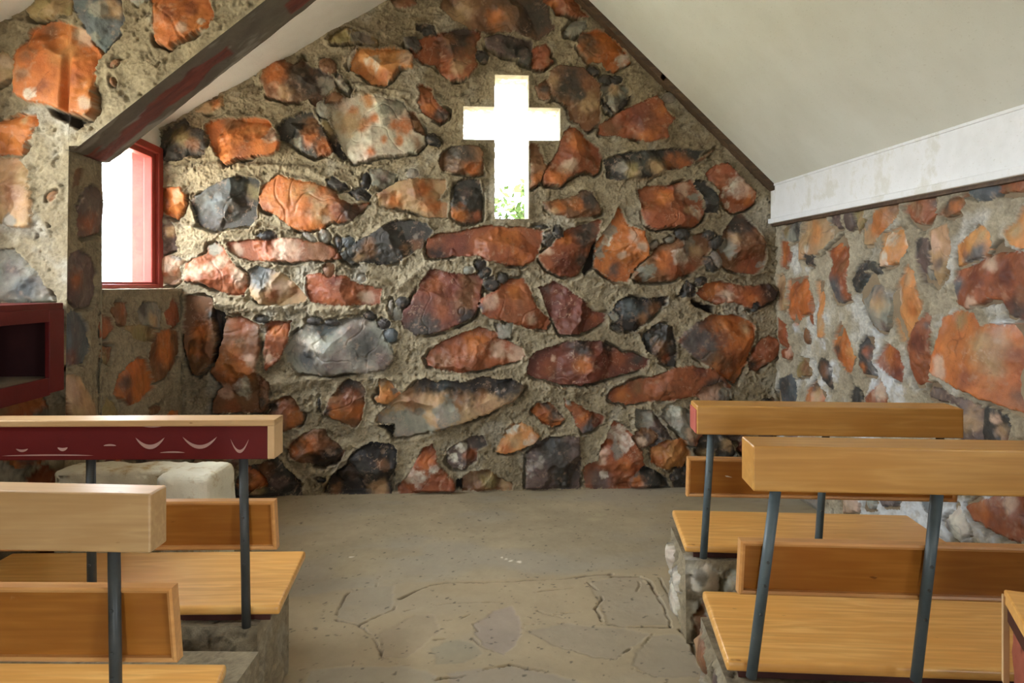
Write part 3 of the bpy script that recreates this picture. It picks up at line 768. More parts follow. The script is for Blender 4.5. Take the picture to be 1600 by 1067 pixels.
M_PLATE = mat_paint('dark underframe', (78, 40, 30), (60, 32, 26), .6)
M_SHELF = mat_paint('dusty shelf board', (150, 138, 120), (172, 160, 142), .8)
M_EARTH = mat_plaster('pale ground outside', (206, 196, 170), (224, 216, 196), 2, .95, .5)
M_LEAF = mat_paint('shrub leaves', (58, 72, 38), (70, 84, 46), .9)
M_LEAF.node_tree.nodes['Principled BSDF'].inputs['Specular IOR Level'].default_value = 0
M_TWIG = mat_paint('shrub twigs', (120, 100, 70), (140, 118, 84), .8)
mg, nt, bs = new_mat('window glass')
nt.nodes.remove(bs)
tr = nt.nodes.new('ShaderNodeBsdfTransparent'); gl = nd(nt, 'ShaderNodeBsdfGlossy', Roughness=.03)
lw0 = nt.nodes.new('ShaderNodeLayerWeight'); lw = nd(nt, 'ShaderNodeMath'); lw.operation = 'POWER'; lw.inputs[1].default_value = 4.5; nt.links.new(lw0.outputs['Facing'], lw.inputs[0]); mx = nt.nodes.new('ShaderNodeMixShader')
nt.links.new(lw.outputs[0], mx.inputs[0]); nt.links.new(tr.outputs[0], mx.inputs[1]); nt.links.new(gl.outputs[0], mx.inputs[2])
nt.links.new(mx.outputs[0], nt.nodes['Material Output'].inputs['Surface'])
M_GLASS = mg
def mat_attr(name, rough, bst):
    m, nt, bs = new_mat(name)
    a = nt.nodes.new('ShaderNodeAttribute'); a.attribute_name = 'Col'
    nt.links.new(a.outputs['Color'], bs.inputs['Base Color'])
    bs.inputs['Roughness'].default_value = rough
    bump(nt, bs, noise(nt, 60, 8, .72, objvec(nt)), bst, .004)
    return m
M_FLOOR = mat_attr('worn stone and cement floor', .62, .35)
M_BEAM = mat_attr('concrete arch soffit', .85, .8)

# ------------------------------------------------------------------ the setting
# roof profile (x, z): left slope of the chancel, ridge, right slope
RX, RZ = .42, EYE + 2.59
SLL = .596
SRR = (2.59 - .748) / (2.36 - .42)
def zl(x): return RZ - SLL * (RX - x)
def zn(x): return EYE + 2.641 + .6 * x           # nave's left slope, higher
def zr(x): return RZ - SRR * (x - RX)
XF = 2.36; ZF0, ZF1 = EYE + .46, EYE + .748       # fascia

def conv(stones, fn, extra=()):
    out = []
    for key, poly, pats in stones:
        P = [fn(*p) for p in poly]
        pp = []
        for (q, r, k) in pats:
            c = fn(*q); e = fn(q[0] + r, q[1]); g = fn(q[0], q[1] + r)
            rr = math.sqrt(max(1e-6, abs(e[0] - c[0]) * abs(g[1] - c[1])))
            pp.append((c, rr, k))
        out.append((key, P, pp))
    return out + list(extra)

# ---- altar wall with the cross opening
CX = [onY(x, 200, YB)[0] for x in (724, 773, 826, 875)]
CZ = [onY(800, y, YB)[2] for y in (342, 219, 168, 118)]
us = np.unique(np.concatenate([np.arange(XL - .17, XR + .06, .0052), np.array(CX)]))
vs = np.unique(np.concatenate([np.arange(-.03, RZ + .03, .0052), np.array(CZ)]))
fb = lambda x, y: (onY(x, y, YB)[0], onY(x, y, YB)[2])
st = conv(BACK, fb)
rng = random.Random(3)
hi = auto_stones(rng, -.5, 1.3, EYE + 2.15, RZ, .34, [])
low = auto_stones(rng, -1.9, -1.35, .02, .5, .3, []) + auto_stones(rng, 1.35, 2.35, .02, .75, .3, [(1.45, .7, .2)])
LED = [(rp('-', a), h_, w_) for a, h_, w_ in (
    ('285,462 340,474 400,482 470,480 540,484 600,480 628,496', .042, .05), ('250,262 330,258 400,258 480,262 540,296 600,285', .022, .04),
    ('300,352 400,352 465,364 520,358 600,332 640,335 700,345 760,350', .028, .04), ('400,410 520,415 620,450 660,418 700,404 752,404 780,415 860,428 950,442 1040,430 1200,425', .03, .04),
    ('410,600 500,592 650,592 720,590 800,604 900,612 1000,600', .02, .05), ('620,680 720,668 820,630 900,620', .02, .05), ('430,700 500,740 600,680', .015, .04),
    ('480,140 560,132 650,150', .018, .03), ('800,100 900,110 960,140 1050,180', .018, .04), ('940,240 1040,225 1110,250', .015, .03), ('740,500 860,520 960,500 1040,520', .02, .03))]
LED = [([fb(*p) for p in a], h_, w_) for a, h_, w_ in LED]
U, V, H, C, A = rubble(us, vs, st + hi + low, 11, white=.45, ledges=LED)
# keep clear of the opening so its arrises stay crisp
dc = np.minimum.reduce([np.maximum(np.abs(U - (CX[1] + CX[2]) / 2) - (CX[2] - CX[1]) / 2, np.abs(V - (CZ[0] + CZ[3]) / 2) - (CZ[3] - CZ[0]) / 2),
                        np.maximum(np.abs(U - (CX[0] + CX[3]) / 2) - (CX[3] - CX[0]) / 2, np.abs(V - (CZ[1] + CZ[2]) / 2) - (CZ[2] - CZ[1]) / 2)])
k = sstep(0, .045, dc)
H = H * (.25 + .75 * k) + .012 * (1 - k)
H = H * sstep(0, .03, V)
H = np.clip(H, -.08, .075)
XYZ = np.stack([U, YB - H, V], -1)
cu = (us[:-1] + us[1:]) / 2; cv = (vs[:-1] + vs[1:]) / 2
UU, VV = np.meshgrid(cu, cv)
hole = ((UU > CX[1]) & (UU < CX[2]) & (VV > CZ[0]) & (VV < CZ[3])) | ((UU > CX[0]) & (UU < CX[3]) & (VV > CZ[1]) & (VV < CZ[2]))
roofm = (VV < zl(UU) + .04) & (VV < zr(UU) + .06)
keep = (~hole) & roofm
# reveals of the cross
T = .30
cross = [(CX[1], CZ[0]), (CX[2], CZ[0]), (CX[2], CZ[1]), (CX[3], CZ[1]), (CX[3], CZ[2]), (CX[2], CZ[2]), (CX[2], CZ[3]),
         (CX[1], CZ[3]), (CX[1], CZ[2]), (CX[0], CZ[2]), (CX[0], CZ[1]), (CX[1], CZ[1])]
pieces = []
for i in range(12):
    p, q = np.array(cross[i]), np.array(cross[(i + 1) % 12])
    n_ = max(2, int(np.hypot(*(q - p)) / .01))
    s_ = np.linspace(0, 1, n_ + 1); t_ = np.linspace(0, T, 26)
    S, TT = np.meshgrid(s_, t_)
    nrm = np.array([-(q - p)[1], (q - p)[0]]) / np.hypot(*(q - p))       # points into the opening
    jit = fbm(S * 9 + i, TT * 25, 400 + i, 4) * .008 * sstep(0, .02, TT) * sstep(0, .05, S) * sstep(1, .95, S)
    X_ = p[0] + (q - p)[0] * S + nrm[0] * jit; Z_ = p[1] + (q - p)[1] * S + nrm[1] * jit
    Y_ = YB - .012 + TT
    tone = fbm(S * 6 + i, TT * 12, 450, 4)
    cc = MORT[None, None] * (1 + .25 * tone[..., None])
    pieces.append(grid_piece(np.stack([X_, Y_, Z_], -1), cc, np.zeros(S.shape), None, False))
wb = grid_mesh('wall_back', XYZ, C, A, keep, False, M_RUB, None, pieces)
setp(wb, 'rubble stone altar wall with a cross shaped opening', kind='structure')
# outer skin so that the wall has its thickness
bm = bmesh.new()
def outer(x0, x1, z0, z1): add_box(bm, (x0, YB + .10, z0), (x1, YB + T, z1))
outer(XL - .17, CX[0], 0, CZ[2] + .9); outer(CX[3], XR + .3, 0, CZ[2] + .4)
outer(CX[0], CX[1], 0, CZ[1]); outer(CX[1], CX[2], 0, CZ[0]); outer(CX[2], CX[3], 0, CZ[1])
outer(CX[0], CX[1], CZ[2], RZ - .3); outer(CX[1], CX[2], CZ[3], RZ); outer(CX[2], CX[3], CZ[2], RZ - .3)
outer(XL - .17, CX[0], CZ[2] + .9, CZ[2] + 1.0)
o = bm_obj('wall_outer', bm, M_WALLW); setp(o, 'outer face of the altar wall', kind='structure')

# ---- right wall
fr_ = lambda x, y: (onX(x, y, XR)[1], onX(x, y, XR)[2])
st = conv(RIGHT, fr_)
rng = random.Random(8)
ctr = [(np.mean([p[0] for p in s[1]]), np.mean([p[1] for p in s[1]]), float(np.ptp(np.array(s[1]), 0).max()) * .5) for s in st]
gen = auto_stones(rng, 2.5, 3.0, .05, 2.0, .42, ctr) + auto_stones(random.Random(4), .9, 2.45, .05, 1.95, .36, []) + auto_stones(rng, 3.0, 5.3, .03, .85, .34, ctr)
us = np.concatenate([np.arange(.9, 2.5, .012), np.arange(2.5, YB + .03, .0062)])
vs = np.arange(-.02, ZF0 + .13, .0055)
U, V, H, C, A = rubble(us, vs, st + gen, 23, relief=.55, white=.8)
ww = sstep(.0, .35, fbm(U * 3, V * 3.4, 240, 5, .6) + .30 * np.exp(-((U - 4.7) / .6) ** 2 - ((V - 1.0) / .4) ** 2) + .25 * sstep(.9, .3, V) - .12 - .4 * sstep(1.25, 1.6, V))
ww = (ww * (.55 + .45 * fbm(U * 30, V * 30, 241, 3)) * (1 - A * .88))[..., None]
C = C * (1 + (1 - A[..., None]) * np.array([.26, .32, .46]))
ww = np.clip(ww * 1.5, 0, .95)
C = C * (1 - ww) + lin((232, 234, 234)) * ww          # pale patches, denser low down and towards the altar wall
H = H * .8 * sstep(0, .03, V)
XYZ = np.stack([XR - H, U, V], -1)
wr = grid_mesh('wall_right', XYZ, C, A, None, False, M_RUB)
setp(wr, 'rubble stone side wall under the white fascia', kind='structure')

# ---- arch wall: face towards the nave
def zb(x): return EYE + .703 + .83 * (x + 1.84)       # soffit line
ZSPR = EYE + .70
fa = lambda x, y: (onY(x, y, YA)[0], onY(x, y, YA)[2])
st = conv(ARCH, fa)
rng = random.Random(5)
us = np.concatenate([np.arange(XN - .05, -.4, .0055), np.arange(-.4, .6, .02)])
vs = np.concatenate([np.arange(-.02, .9, .02), np.arange(.9, RZ + .25, .0055)])
gen = auto_stones(rng, -.85, .4, 2.9, 4.1, .35, []) + auto_stones(rng, XN, XL, 0, 1.2, .34, [])
U, V, H, C, A = rubble(us, vs, st + gen, 37, relief=.9, white=1.0)
cu = (us[:-1] + us[1:]) / 2; cv = (vs[:-1] + vs[1:]) / 2
UU, VV = np.meshgrid(cu, cv)
# batter: the pier's arris leans out towards the foot
edge = lambda z: XL + .012 - (ZSPR - z) * .012
jag = vnoise(VV * 40, VV * 0 + 3.1, 5) * .006
inside = (UU < edge(VV) + jag * 0) | (VV > np.maximum(zb(UU), ZSPR - .01) )
keep = inside & (VV < zn(UU) + .05) & (VV < zr(UU) + .05)
dist_e = np.minimum(np.abs(U - edge(V)), np.abs(V - zb(U)) + (V < ZSPR) * 9)
H = H * sstep(-.005, .03, dist_e) * .9
# snap the vertices next to the arrises onto them
Us = U.copy(); Vs = V.copy()
near = (np.abs(U - edge(V)) < .0045) & (V < ZSPR); Us[near] = edge(V)[near]
near = (np.abs(V - zb(U)) < .006) & (U > XL); Vs[near] = zb(U)[near]
XYZ = np.stack([Us, YA - H, Vs], -1)
pieces = []
# pier's side, towards the chancel opening
us2 = np.arange(YA - .002, YA2 + .004, .0055); vs2 = np.arange(-.02, ZSPR + .12, .0055)
fp = lambda x, y: (onX(x, y, XL)[1], onX(x, y, XL)[2])
U2, V2, H2, C2, A2 = rubble(us2, vs2, conv(PILLAR, fp), 41, relief=.4)
H2 = H2 * .6 * sstep(0, .03, U2 - YA)
pieces.append(grid_piece(np.stack([edge(V2) + H2, U2, V2], -1), C2, A2, None, True))
# back face of the arch wall
us3 = np.arange(XL - .2, .6, .03); vs3 = np.arange(0, RZ + .1, .03)
U3, V3, H3, C3, A3 = rubble(us3, vs3, [], 43)
UU, VV = np.meshgrid((us3[:-1] + us3[1:]) / 2, (vs3[:-1] + vs3[1:]) / 2)
k3 = (VV > zb(UU) + .02) & (UU > XL) | (UU < XL)
pieces.append(grid_piece(np.stack([U3, YA2 + 0 * H3, V3], -1), C3, A3, k3, True))
wa = grid_mesh('wall_arch', XYZ, C, A, keep, False, M_RUB, None, pieces)
setp(wa, 'rubble stone cross wall and pier beside the red framed window', kind='structure')

# soffit of the arch: cement with dark red stone showing
xs = np.linspace(XL + .0, .55, 420); ys = np.linspace(YA - .012, YA2 + .02, 64)
S, Y_ = np.meshgrid(xs, ys)
Z_ = zb(S) + .006 * fbm(S * 14, Y_ * 14, 71, 4) * sstep(YA - .01, YA + .03, Y_)
Z_ = np.maximum(Z_, ZSPR - .03)
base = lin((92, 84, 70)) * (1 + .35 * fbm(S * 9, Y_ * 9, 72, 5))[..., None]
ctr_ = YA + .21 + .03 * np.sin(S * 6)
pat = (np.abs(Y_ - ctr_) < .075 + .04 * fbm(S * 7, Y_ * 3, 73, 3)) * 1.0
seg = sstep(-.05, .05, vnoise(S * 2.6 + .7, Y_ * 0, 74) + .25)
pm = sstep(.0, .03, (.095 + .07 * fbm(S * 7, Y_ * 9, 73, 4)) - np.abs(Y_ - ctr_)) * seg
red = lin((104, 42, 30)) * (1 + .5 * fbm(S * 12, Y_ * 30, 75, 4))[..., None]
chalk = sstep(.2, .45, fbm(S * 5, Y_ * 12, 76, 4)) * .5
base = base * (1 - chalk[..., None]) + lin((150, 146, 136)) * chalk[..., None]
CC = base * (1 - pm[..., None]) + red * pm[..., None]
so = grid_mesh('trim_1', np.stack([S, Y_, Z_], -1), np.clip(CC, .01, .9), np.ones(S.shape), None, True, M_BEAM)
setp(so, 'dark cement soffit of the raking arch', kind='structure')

# ---- left wall of the chancel under the window
ZSILL = EYE - .022
fl_ = lambda x, y: (onX(x, y, XL)[1], onX(x, y, XL)[2])
us = np.arange(YA2 - .02, YB + .03, .006); vs = np.unique(np.append(np.arange(-.02, ZSILL, .0055), ZSILL))
U, V, H, C, A = rubble(us, vs, conv(LEFTW, fl_) + auto_stones(random.Random(2), 4.2, 5.3, 0, .62, .3, []), 53, relief=.5)
H = H * .7 * sstep(ZSILL + .001, ZSILL - .03, V) + .004
XYZ = np.stack([XL + H, U, V], -1)
sx = np.arange(XL - .22, XL + .0055, .0055); 
SU, SV = np.meshgrid(sx, us)
sz = ZSILL + .006 * fbm(SU * 20, SV * 20, 55, 4) * sstep(XL + .002, XL - .03, SU)
sc_ = MORT[None, None] * (1 + .25 * fbm(SU * 15, SV * 15, 56, 4))[..., None]
wl = grid_mesh('wall_left', XYZ, C, A, None, True, M_RUB, None, [grid_piece(np.stack([SU, SV, sz], -1), sc_, np.zeros(SU.shape), None, False)])
setp(wl, 'low rubble stone wall under the red framed window', kind='structure')

# white strip of wall above the window, and nave walls behind the camera
XW = -2.07; ZW1 = EYE + .963
bm = bmesh.new()
add_box(bm, (XW - .12, YA2, ZW1), (XW, YB + .05, zl(XW) + .12))
add_box(bm, (XW - .12, YA2, 0), (XW - .02, YB + .05, ZSILL - .01))
o = bm_obj('wall_left_upper', bm, M_WALLW); setp(o, 'white plaster strip over the red framed window', kind='structure')
bm = bmesh.new()
# left nave wall, with two windows the frame does not reach
def holed(bm, x0, x1, y0, y1, z0, z1, holes):
    ysx = sorted([y0, y1] + [h for hh in holes for h in hh[:2]])
    for a, b in zip(ysx[:-1], ysx[1:]):
        hit = [h for h in holes if h[0] <= a + 1e-6 and h[1] >= b - 1e-6]
        if hit:
            add_box(bm, (x0, a, z0), (x1, b, hit[0][2])); add_box(bm, (x0, a, hit[0][3]), (x1, b, z1))
        else: add_box(bm, (x0, a, z0), (x1, b, z1))
HL = [(2.1, 3.45, 1.50, 2.50)]
holed(bm, XN - .2, XN, YE, YA + .02, 0, zn(XN) + .1, HL)
o = bm_obj('wall_left_nave', bm, M_NAVE); setp(o, 'left wall of the nave', kind='structure')
bm = bmesh.new()
HR = [(-1.6, -.3, 1.1, 1.92)]
holed(bm, XR, XR + .2, YE, .92, 0, ZF1 + .1, HR)
add_box(bm, (XR + .02, .9, 0), (XR + .2, YB + .3, ZF1 + .1))
o = bm_obj('wall_right_nave', bm, M_NAVE); setp(o, 'right wall of the nave', kind='structure')
bm = bmesh.new()
add_box(bm, (XN - .2, YE - .15, 0), (-.8, YE, 4.6)); add_box(bm, (-.3, YE - .15, 0), (XR + .2, YE, 4.6)); add_box(bm, (-.8, YE - .15, 1.95), (-.3, YE, 4.6))
o = bm_obj('wall_entrance', bm, M_NAVE); setp(o, 'entrance wall behind the viewer', kind='structure')

# ---- roof
bm = bmesh.new()
def slab(x0, z0, x1, z1, y0, y1, t=.08):
    add_prism(bm, [(x0, y0, z0), (x1, y0, z1), (x1, y0, z1 + t), (x0, y0, z0 + t)], (0, y1 - y0, 0))
slab(XF, ZF1, RX - .25, zr(RX - .25), YE - .1, YB + .3)
o = bm_obj('ceiling', bm, M_CEIL); setp(o, 'smooth pale right slope of the ceiling', kind='structure')
bm = bmesh.new()
slab(XW - .3, zl(XW - .3), RX + .02, zl(RX + .02), YA2 - .12, YB + .3)
o = bm_obj('ceiling_chancel', bm, M_CEILL); setp(o, 'white left slope of the ceiling past the arch', kind='structure')
bm = bmesh.new()
slab(XN - .3, zn(XN - .3), .26, zn(.26), YE - .1, YA + .08)
o = bm_obj('ceiling_nave', bm, M_CEILL); setp(o, 'white left slope of the ceiling before the arch', kind='structure')
# fascia along the right wall
bm = bmesh.new()
add_box(bm, (XF, YE, ZF0 + .035), (XR + .06, YB - .012, ZF1 + .0), .003)
add_box(bm, (XF - .022, YE, ZF0), (XR + .05, YB - .012, ZF0 + .037), .006)
add_box(bm, (XF - .008, YE, ZF1 - .012), (XF + .03, YB - .012, ZF1 + .004), .003)
o = bm_obj('trim_2', bm, M_FASC); setp(o, 'white fascia board along the right wall', kind='structure')
bm = bmesh.new()
add_box(bm, (XF + .012, .62, ZF0 - .018), (XR + .05, YB, ZF0 + .004), .002)
o = bm_obj('trim_3', bm, M_DARKW); setp(o, 'dark strip under the fascia', kind='structure')
# dark rake strip between altar wall and right slope
bm = bmesh.new()
nx_, nz_ = math.sin(math.atan(SRR)), math.cos(math.atan(SRR))
def rake(x0, x1, w, y0, y1):
    a = (x0, zr(x0)); b = (x1, zr(x1))
    add_prism(bm, [(a[0], y0, a[1] + .01), (b[0], y0, b[1] + .01), (b[0] - nx_ * w, y0, b[1] - nz_ * w), (a[0] - nx_ * w, y0, a[1] - nz_ * w)], (0, y1 - y0, 0))
rake(RX - .1, 1.55, .040, YB - .085, YB + .05)
rake(1.52, XF + .02, .034, YB - .085, YB + .05)
o = bm_obj('trim_4', bm, M_DARKW); setp(o, 'dark timber rake strip where wall meets ceiling', kind='structure')

# ---- red framed window
wf = empty('window_1', (XW, (YA2 + YB) / 2, ZSILL)); setp(wf, 'red framed window in the left wall', kind='structure')
Y0, Y1 = YA2 + .0, YB - .005
def rel(lo, hi, b=.002):
    add_box(bm, tuple(a - c for a, c in zip(lo, wf.location)), tuple(a - c for a, c in zip(hi, wf.location)), b)
bm = bmesh.new()
ZT = ZW1
for (a, b) in ((Y1 - .075, Y1), (Y0, Y0 + .075)):
    rel((XW - .05, a, ZSILL + .0), (XW + .03, b, ZT), .006)
rel((XW - .05, Y0, ZT - .05), (XW + .029, Y1, ZT), .006); rel((XW - .05, Y0, ZSILL), (XW + .029, Y1, ZSILL + .03), .006)
for (a, b) in ((Y1 - .13, Y1 - .072), (Y0 + .072, Y0 + .13)):
    rel((XW - .055, a, ZSILL + .0), (XW + .004, b, ZT), .006)
rel((XW - .055, Y0 + .07, ZT - .085), (XW + .003, Y1 - .07, ZT - .04), .005); rel((XW - .055, Y0 + .07, ZSILL + .02), (XW + .003, Y1 - .07, ZSILL + .045), .005)
bm_obj('window_frame', bm, M_WINR, wf)
bm = bmesh.new()
rel((XW - .03, Y0 + .10, ZSILL + .035), (XW - .026, Y1 - .10, ZT - .06), 0)
bm_obj('pane', bm, M_GLASS, wf)
bm = bmesh.new()
rel((XW - .155, Y1 - .075, ZSILL - .02), (XW - .05, Y1 - .03, ZT)); rel((XW - .155, Y0, ZSILL - .02), (XW - .05, Y0 + .04, ZT)); rel((XW - .155, Y0, ZSILL - .02), (XW - .05, Y1, ZSILL + .0)); rel((XW - .155, Y0, ZT - .02), (XW - .05, Y1, ZT))
bm_obj('reveal', bm, M_WINR, wf)

# ---- floor: cement screed with flagstones towards the viewer
FL = """N 900,540 1000,490 1100,455 1200,440 1350,440 1599,435 1750,425 1940,415 2080,395 2220,390|2.2
N 500,670 640,705 760,650 860,610 865,590|1.5
N 640,705 720,765 780,860 790,910 840,918|1.2
N 505,640 520,600 560,520 600,485|1.1
N 440,570 410,660|.6
N 750,470 755,430 775,400|.8
N 930,620 1000,600|.7
N 1130,585 1200,575 1550,560|.9
N 1200,680 1280,670 1340,640|.8
N 1360,700 1390,740|.9
N 1350,790 1440,850 1550,890|.9
N 1130,1045 1280,1025 1400,985 1599,950 1830,1000|1.1
N 840,940 960,955|.9
N 270,980 340,975|1
N 790,820 790,880|.8
N 265,1067 290,1010|.8
N 1120,800 1180,790|1
P 160,620 250,640 320,660|1
P 260,640 440,620|.9
P 480,440 540,490 565,540 520,600 550,650 570,700|1
P 610,705 700,712 800,718 990,720 990,690 940,570 900,500 860,430 800,400 620,405|1.6
P 780,490 800,450 790,430|.8
P 400,870 520,900 650,915 740,850|1
P 730,940 760,980 900,1020|.8
P 1050,735 1120,800 1140,850 1180,900 1240,1020|2.4
P 880,760 820,830|.7
P 920,410 960,480 1000,580|.8
P 150,500 380,475|.7
P 60,740 80,700 330,690|.5"""
SLABS = [('N', '1360,700 1480,620 1599,580 1640,650 1670,740 1620,820 1550,890 1440,850 1380,780', (150, 138, 140)),
         ('N', '520,600 600,480 860,455 860,600 640,700 500,660', (150, 144, 130)),
         ('N', '1100,850 1200,800 1330,800 1420,880 1300,940 1120,950', (142, 142, 124)),
         ('N', '280,1100 340,990 560,960 960,960 1130,1020 1130,1100', (166, 162, 148)),
         ('N', '880,700 1000,640 1110,640 1160,740 1050,830 960,900 800,910 780,800 760,760', (160, 145, 122)),
         ('P', '80,740 330,690 560,720 700,720 860,760 740,850 650,915 520,900 300,850', (150, 142, 128)),
         ('P', '480,440 620,405 800,400 900,500 990,700 600,710 560,600', (160, 150, 132)),
         ('P', '780,870 880,770 1040,760 1160,900 1200,1030 900,1030 740,950', (150, 142, 128)),
         ('P', '-400,1000 -200,980 0,960 230,1000 500,1080 400,1200 -400,1200', (158, 152, 146))]
ux = np.concatenate([np.arange(-2.6, -1.2, .05), np.arange(-1.2, 1.6, .0062), np.arange(1.6, 2.7, .05)])
vy = np.concatenate([np.arange(YE - .3, 2.1, .05), np.arange(2.1, 3.9, .0058), np.arange(3.9, YB + .05, .009)])
U, V = np.meshgrid(ux, vy)
def fz(x, y): return onZ(x, y, 0.0)[:2]
t1 = fbm(U * 1.3, V * 1.8, 81, 5); t2 = fbm(U * 5, V * 6, 82, 5); t3 = fbm(U * 30, V * 30, 83, 4, .6)
C = lin((160, 147, 120))[None, None] * (1 + .22 * t1 + .16 * t2 + .10 * t3)[..., None]
gy = sstep(-.2, .5, fbm(U * 2.0, V * 3.5, 84, 4))
C = C * (1 - .35 * gy[..., None]) + lin((150, 148, 140)) * .35 * gy[..., None]
Hh = .0015 * t2 + .0008 * t3
fe = [fz(*p) for p in rp('N', '100,1067 150,900 440,560 500,420 900,410 1300,415 1599,400 2080,380 2400,370 2480,500')]
# everything nearer than that ragged line is flagged
yl = np.interp(ux, sorted([-9, -1.05, -.9, -.3, .3, 1.0, 9]), [2.0, 2.6, 3.6, 3.78, 3.80, 3.9, 3.9])
flag = sstep(0, .05, (yl[None] + .03 * fbm(U * 3, V * 3, 85, 3)) - V)
C = C * (1 - .5 * flag[..., None]) + (lin((166, 148, 116)) * (1 + .12 * t2)[..., None]) * .5 * flag[..., None]
Hh += .004 * flag * fbm(U * 4, V * 4, 86, 3)
wob = fbm(U * 25, V * 25, 87, 3) * .012
for reg, s_, col in SLABS:
    P = [fz(*p) for p in rp(reg, s_)]
    d = sdf_poly(U, V, P) + wob
    m = sstep(-.004, .008, d)
    C = C * (1 - .4 * m[..., None]) + lin(col) * .86 * (1 + .14 * t2 + .08 * t3)[..., None] * .4 * m[..., None]
    Hh -= .003 * m
for ln in FL.splitlines():
    a, wd = ln.split('|'); reg, s_ = a.split(' ', 1)
    P = [fz(*p) for p in rp(reg, s_)]
    wd = float(wd) * .0034
    lo = np.min(P, 0) - .08; hi_ = np.max(P, 0) + .08
    i0, i1 = np.searchsorted(ux, (lo[0], hi_[0])); j0, j1 = np.searchsorted(vy, (lo[1], hi_[1]))
    if i1 - i0 < 2 or j1 - j0 < 2: continue
    sl = (slice(j0, j1), slice(i0, i1))
    best = np.full(U[sl].shape, 9.0)
    for p, q in zip(P[:-1], P[1:]):
        dx, dy = q[0] - p[0], q[1] - p[1]
        t = np.clip(((U[sl] - p[0]) * dx + (V[sl] - p[1]) * dy) / (dx * dx + dy * dy), 0, 1)
        best = np.minimum(best, np.hypot(U[sl] - p[0] - t * dx + wob[sl] * .5, V[sl] - p[1] - t * dy + wob[sl] * .7))
    wn2 = wd * (1 + .9 * fbm(U[sl] * 9, V[sl] * 9, 88, 2))
    m = sstep(wn2 * 1.6, wn2 * .4, best)
    Hh[sl] -= .012 * m
    kk = (.5 + .16 * wd / .0034) * m[..., None]; kk = np.clip(kk, 0, .9)
    C[sl] = C[sl] * (1 - kk) + lin((84, 68, 48)) * kk
# little spots of old white paint and dark flecks
for (px, py, r_) in ((795, 873, .03), (812, 878, .02), (785, 871, .015), (820, 886, .012), (548, 870, .01)):
    p = fz(px, py); d = np.hypot((U - p[0]), (V - p[1]) * .6) + wob * 1.4
    m = sstep(r_, r_ * .6, d) * sstep(-.1, .2, t3); C = C * (1 - m[..., None]) + lin((232, 226, 210)) * m[..., None]
for (px, py) in ((929, 811), (936, 804)):
    p = fz(px, py); d = np.hypot((U - p[0]) * .55, (V - p[1])) + wob * .2
    m = sstep(.032, .026, d) * .5; C = C * (1 - m[..., None]) + lin((176, 166, 132)) * m[..., None]
fk = sstep(.66, .74, fbm(U * 45, V * 45, 89, 2)); C = C * (1 - .6 * fk[..., None])
fo = grid_mesh('floor', np.stack([U, V, Hh], -1), np.clip(C, .01, .9), np.ones(U.shape), None, False, M_FLOOR)
setp(fo, 'worn cement floor with flagstones set in it', kind='structure')

# ------------------------------------------------------------------ stone plinths
def block_faces(L, D, Hh, seed, res=.008, batter=.0, relief=.5, size=.3, white=.5, keys='orbmdgtuyp', bare=False, fixed=()):
    """five rough faces of a stone block, local x 0..L, y 0..D, z 0..Hh"""
    out = []
    rg = random.Random(seed)
    def face(w_, h_, place, flip, sd, top=False):
        us = np.linspace(0, w_, max(4, int(w_ / res) + 1)); vs = np.linspace(0, h_, max(4, int(h_ / res) + 1))
        st = [] if (top or bare) else list(fixed if sd == seed + 1 else []) + auto_stones(rg, .05 if sd != seed + 1 or not fixed else .32, w_ - .03, .04, h_ - .08, size, [], keys)
        U, V, H, C, A = rubble(us, vs, st, sd, relief=relief, white=white)
        ed = np.minimum.reduce([U, w_ - U, V + (9 if not top else 0), h_ - V + 0 * V])
        H = np.clip(H, -.02, .04) * sstep(0, .03, ed)
        out.append(grid_piece(place(U, V, H), C, A, None, flip))
    face(L, Hh, lambda U, V, H: np.stack([U, 0 - H - batter * (1 - V / Hh), V], -1), False, seed + 1)
    face(L, Hh, lambda U, V, H: np.stack([U, D + H, V], -1), True, seed + 2)
    face(D, Hh, lambda U, V, H: np.stack([0 - H, U - batter * (1 - V / Hh) * (1 - U / D), V], -1), True, seed + 3)
    face(D, Hh, lambda U, V, H: np.stack([L + H, U - batter * (1 - V / Hh) * (1 - U / D), V], -1), False, seed + 4)
    face(L, D, lambda U, V, H: np.stack([U, V, Hh + H * .5], -1), False, seed + 5, True)
    return out
def block(name, L, D, Hh, seed, parent, loc=(0, 0, 0), mat=None, **kw):
    fs = block_faces(L, D, Hh, seed, **kw)
    z = np.zeros((2, 2))
    co, q, col = fs[0]
    me_co = [f[0] for f in fs]; n = 0; qs = []; cols = []
    for f in fs:
        qs.append(f[1] + n); cols.append(f[2]); n += len(f[0])
    co = np.concatenate(me_co); q = np.concatenate(qs); col = np.concatenate(cols)
    me = bpy.data.meshes.new(name)
    me.from_pydata(co.tolist(), [], q.tolist())
    me.polygons.foreach_set('use_smooth', [True] * len(me.polygons))
    a = me.color_attributes.new('Col', 'FLOAT_COLOR', 'POINT'); a.data.foreach_set('color', col.astype(np.float32).ravel())
    o = link(name, me, mat or M_RUB, parent); o.location = loc
    return o

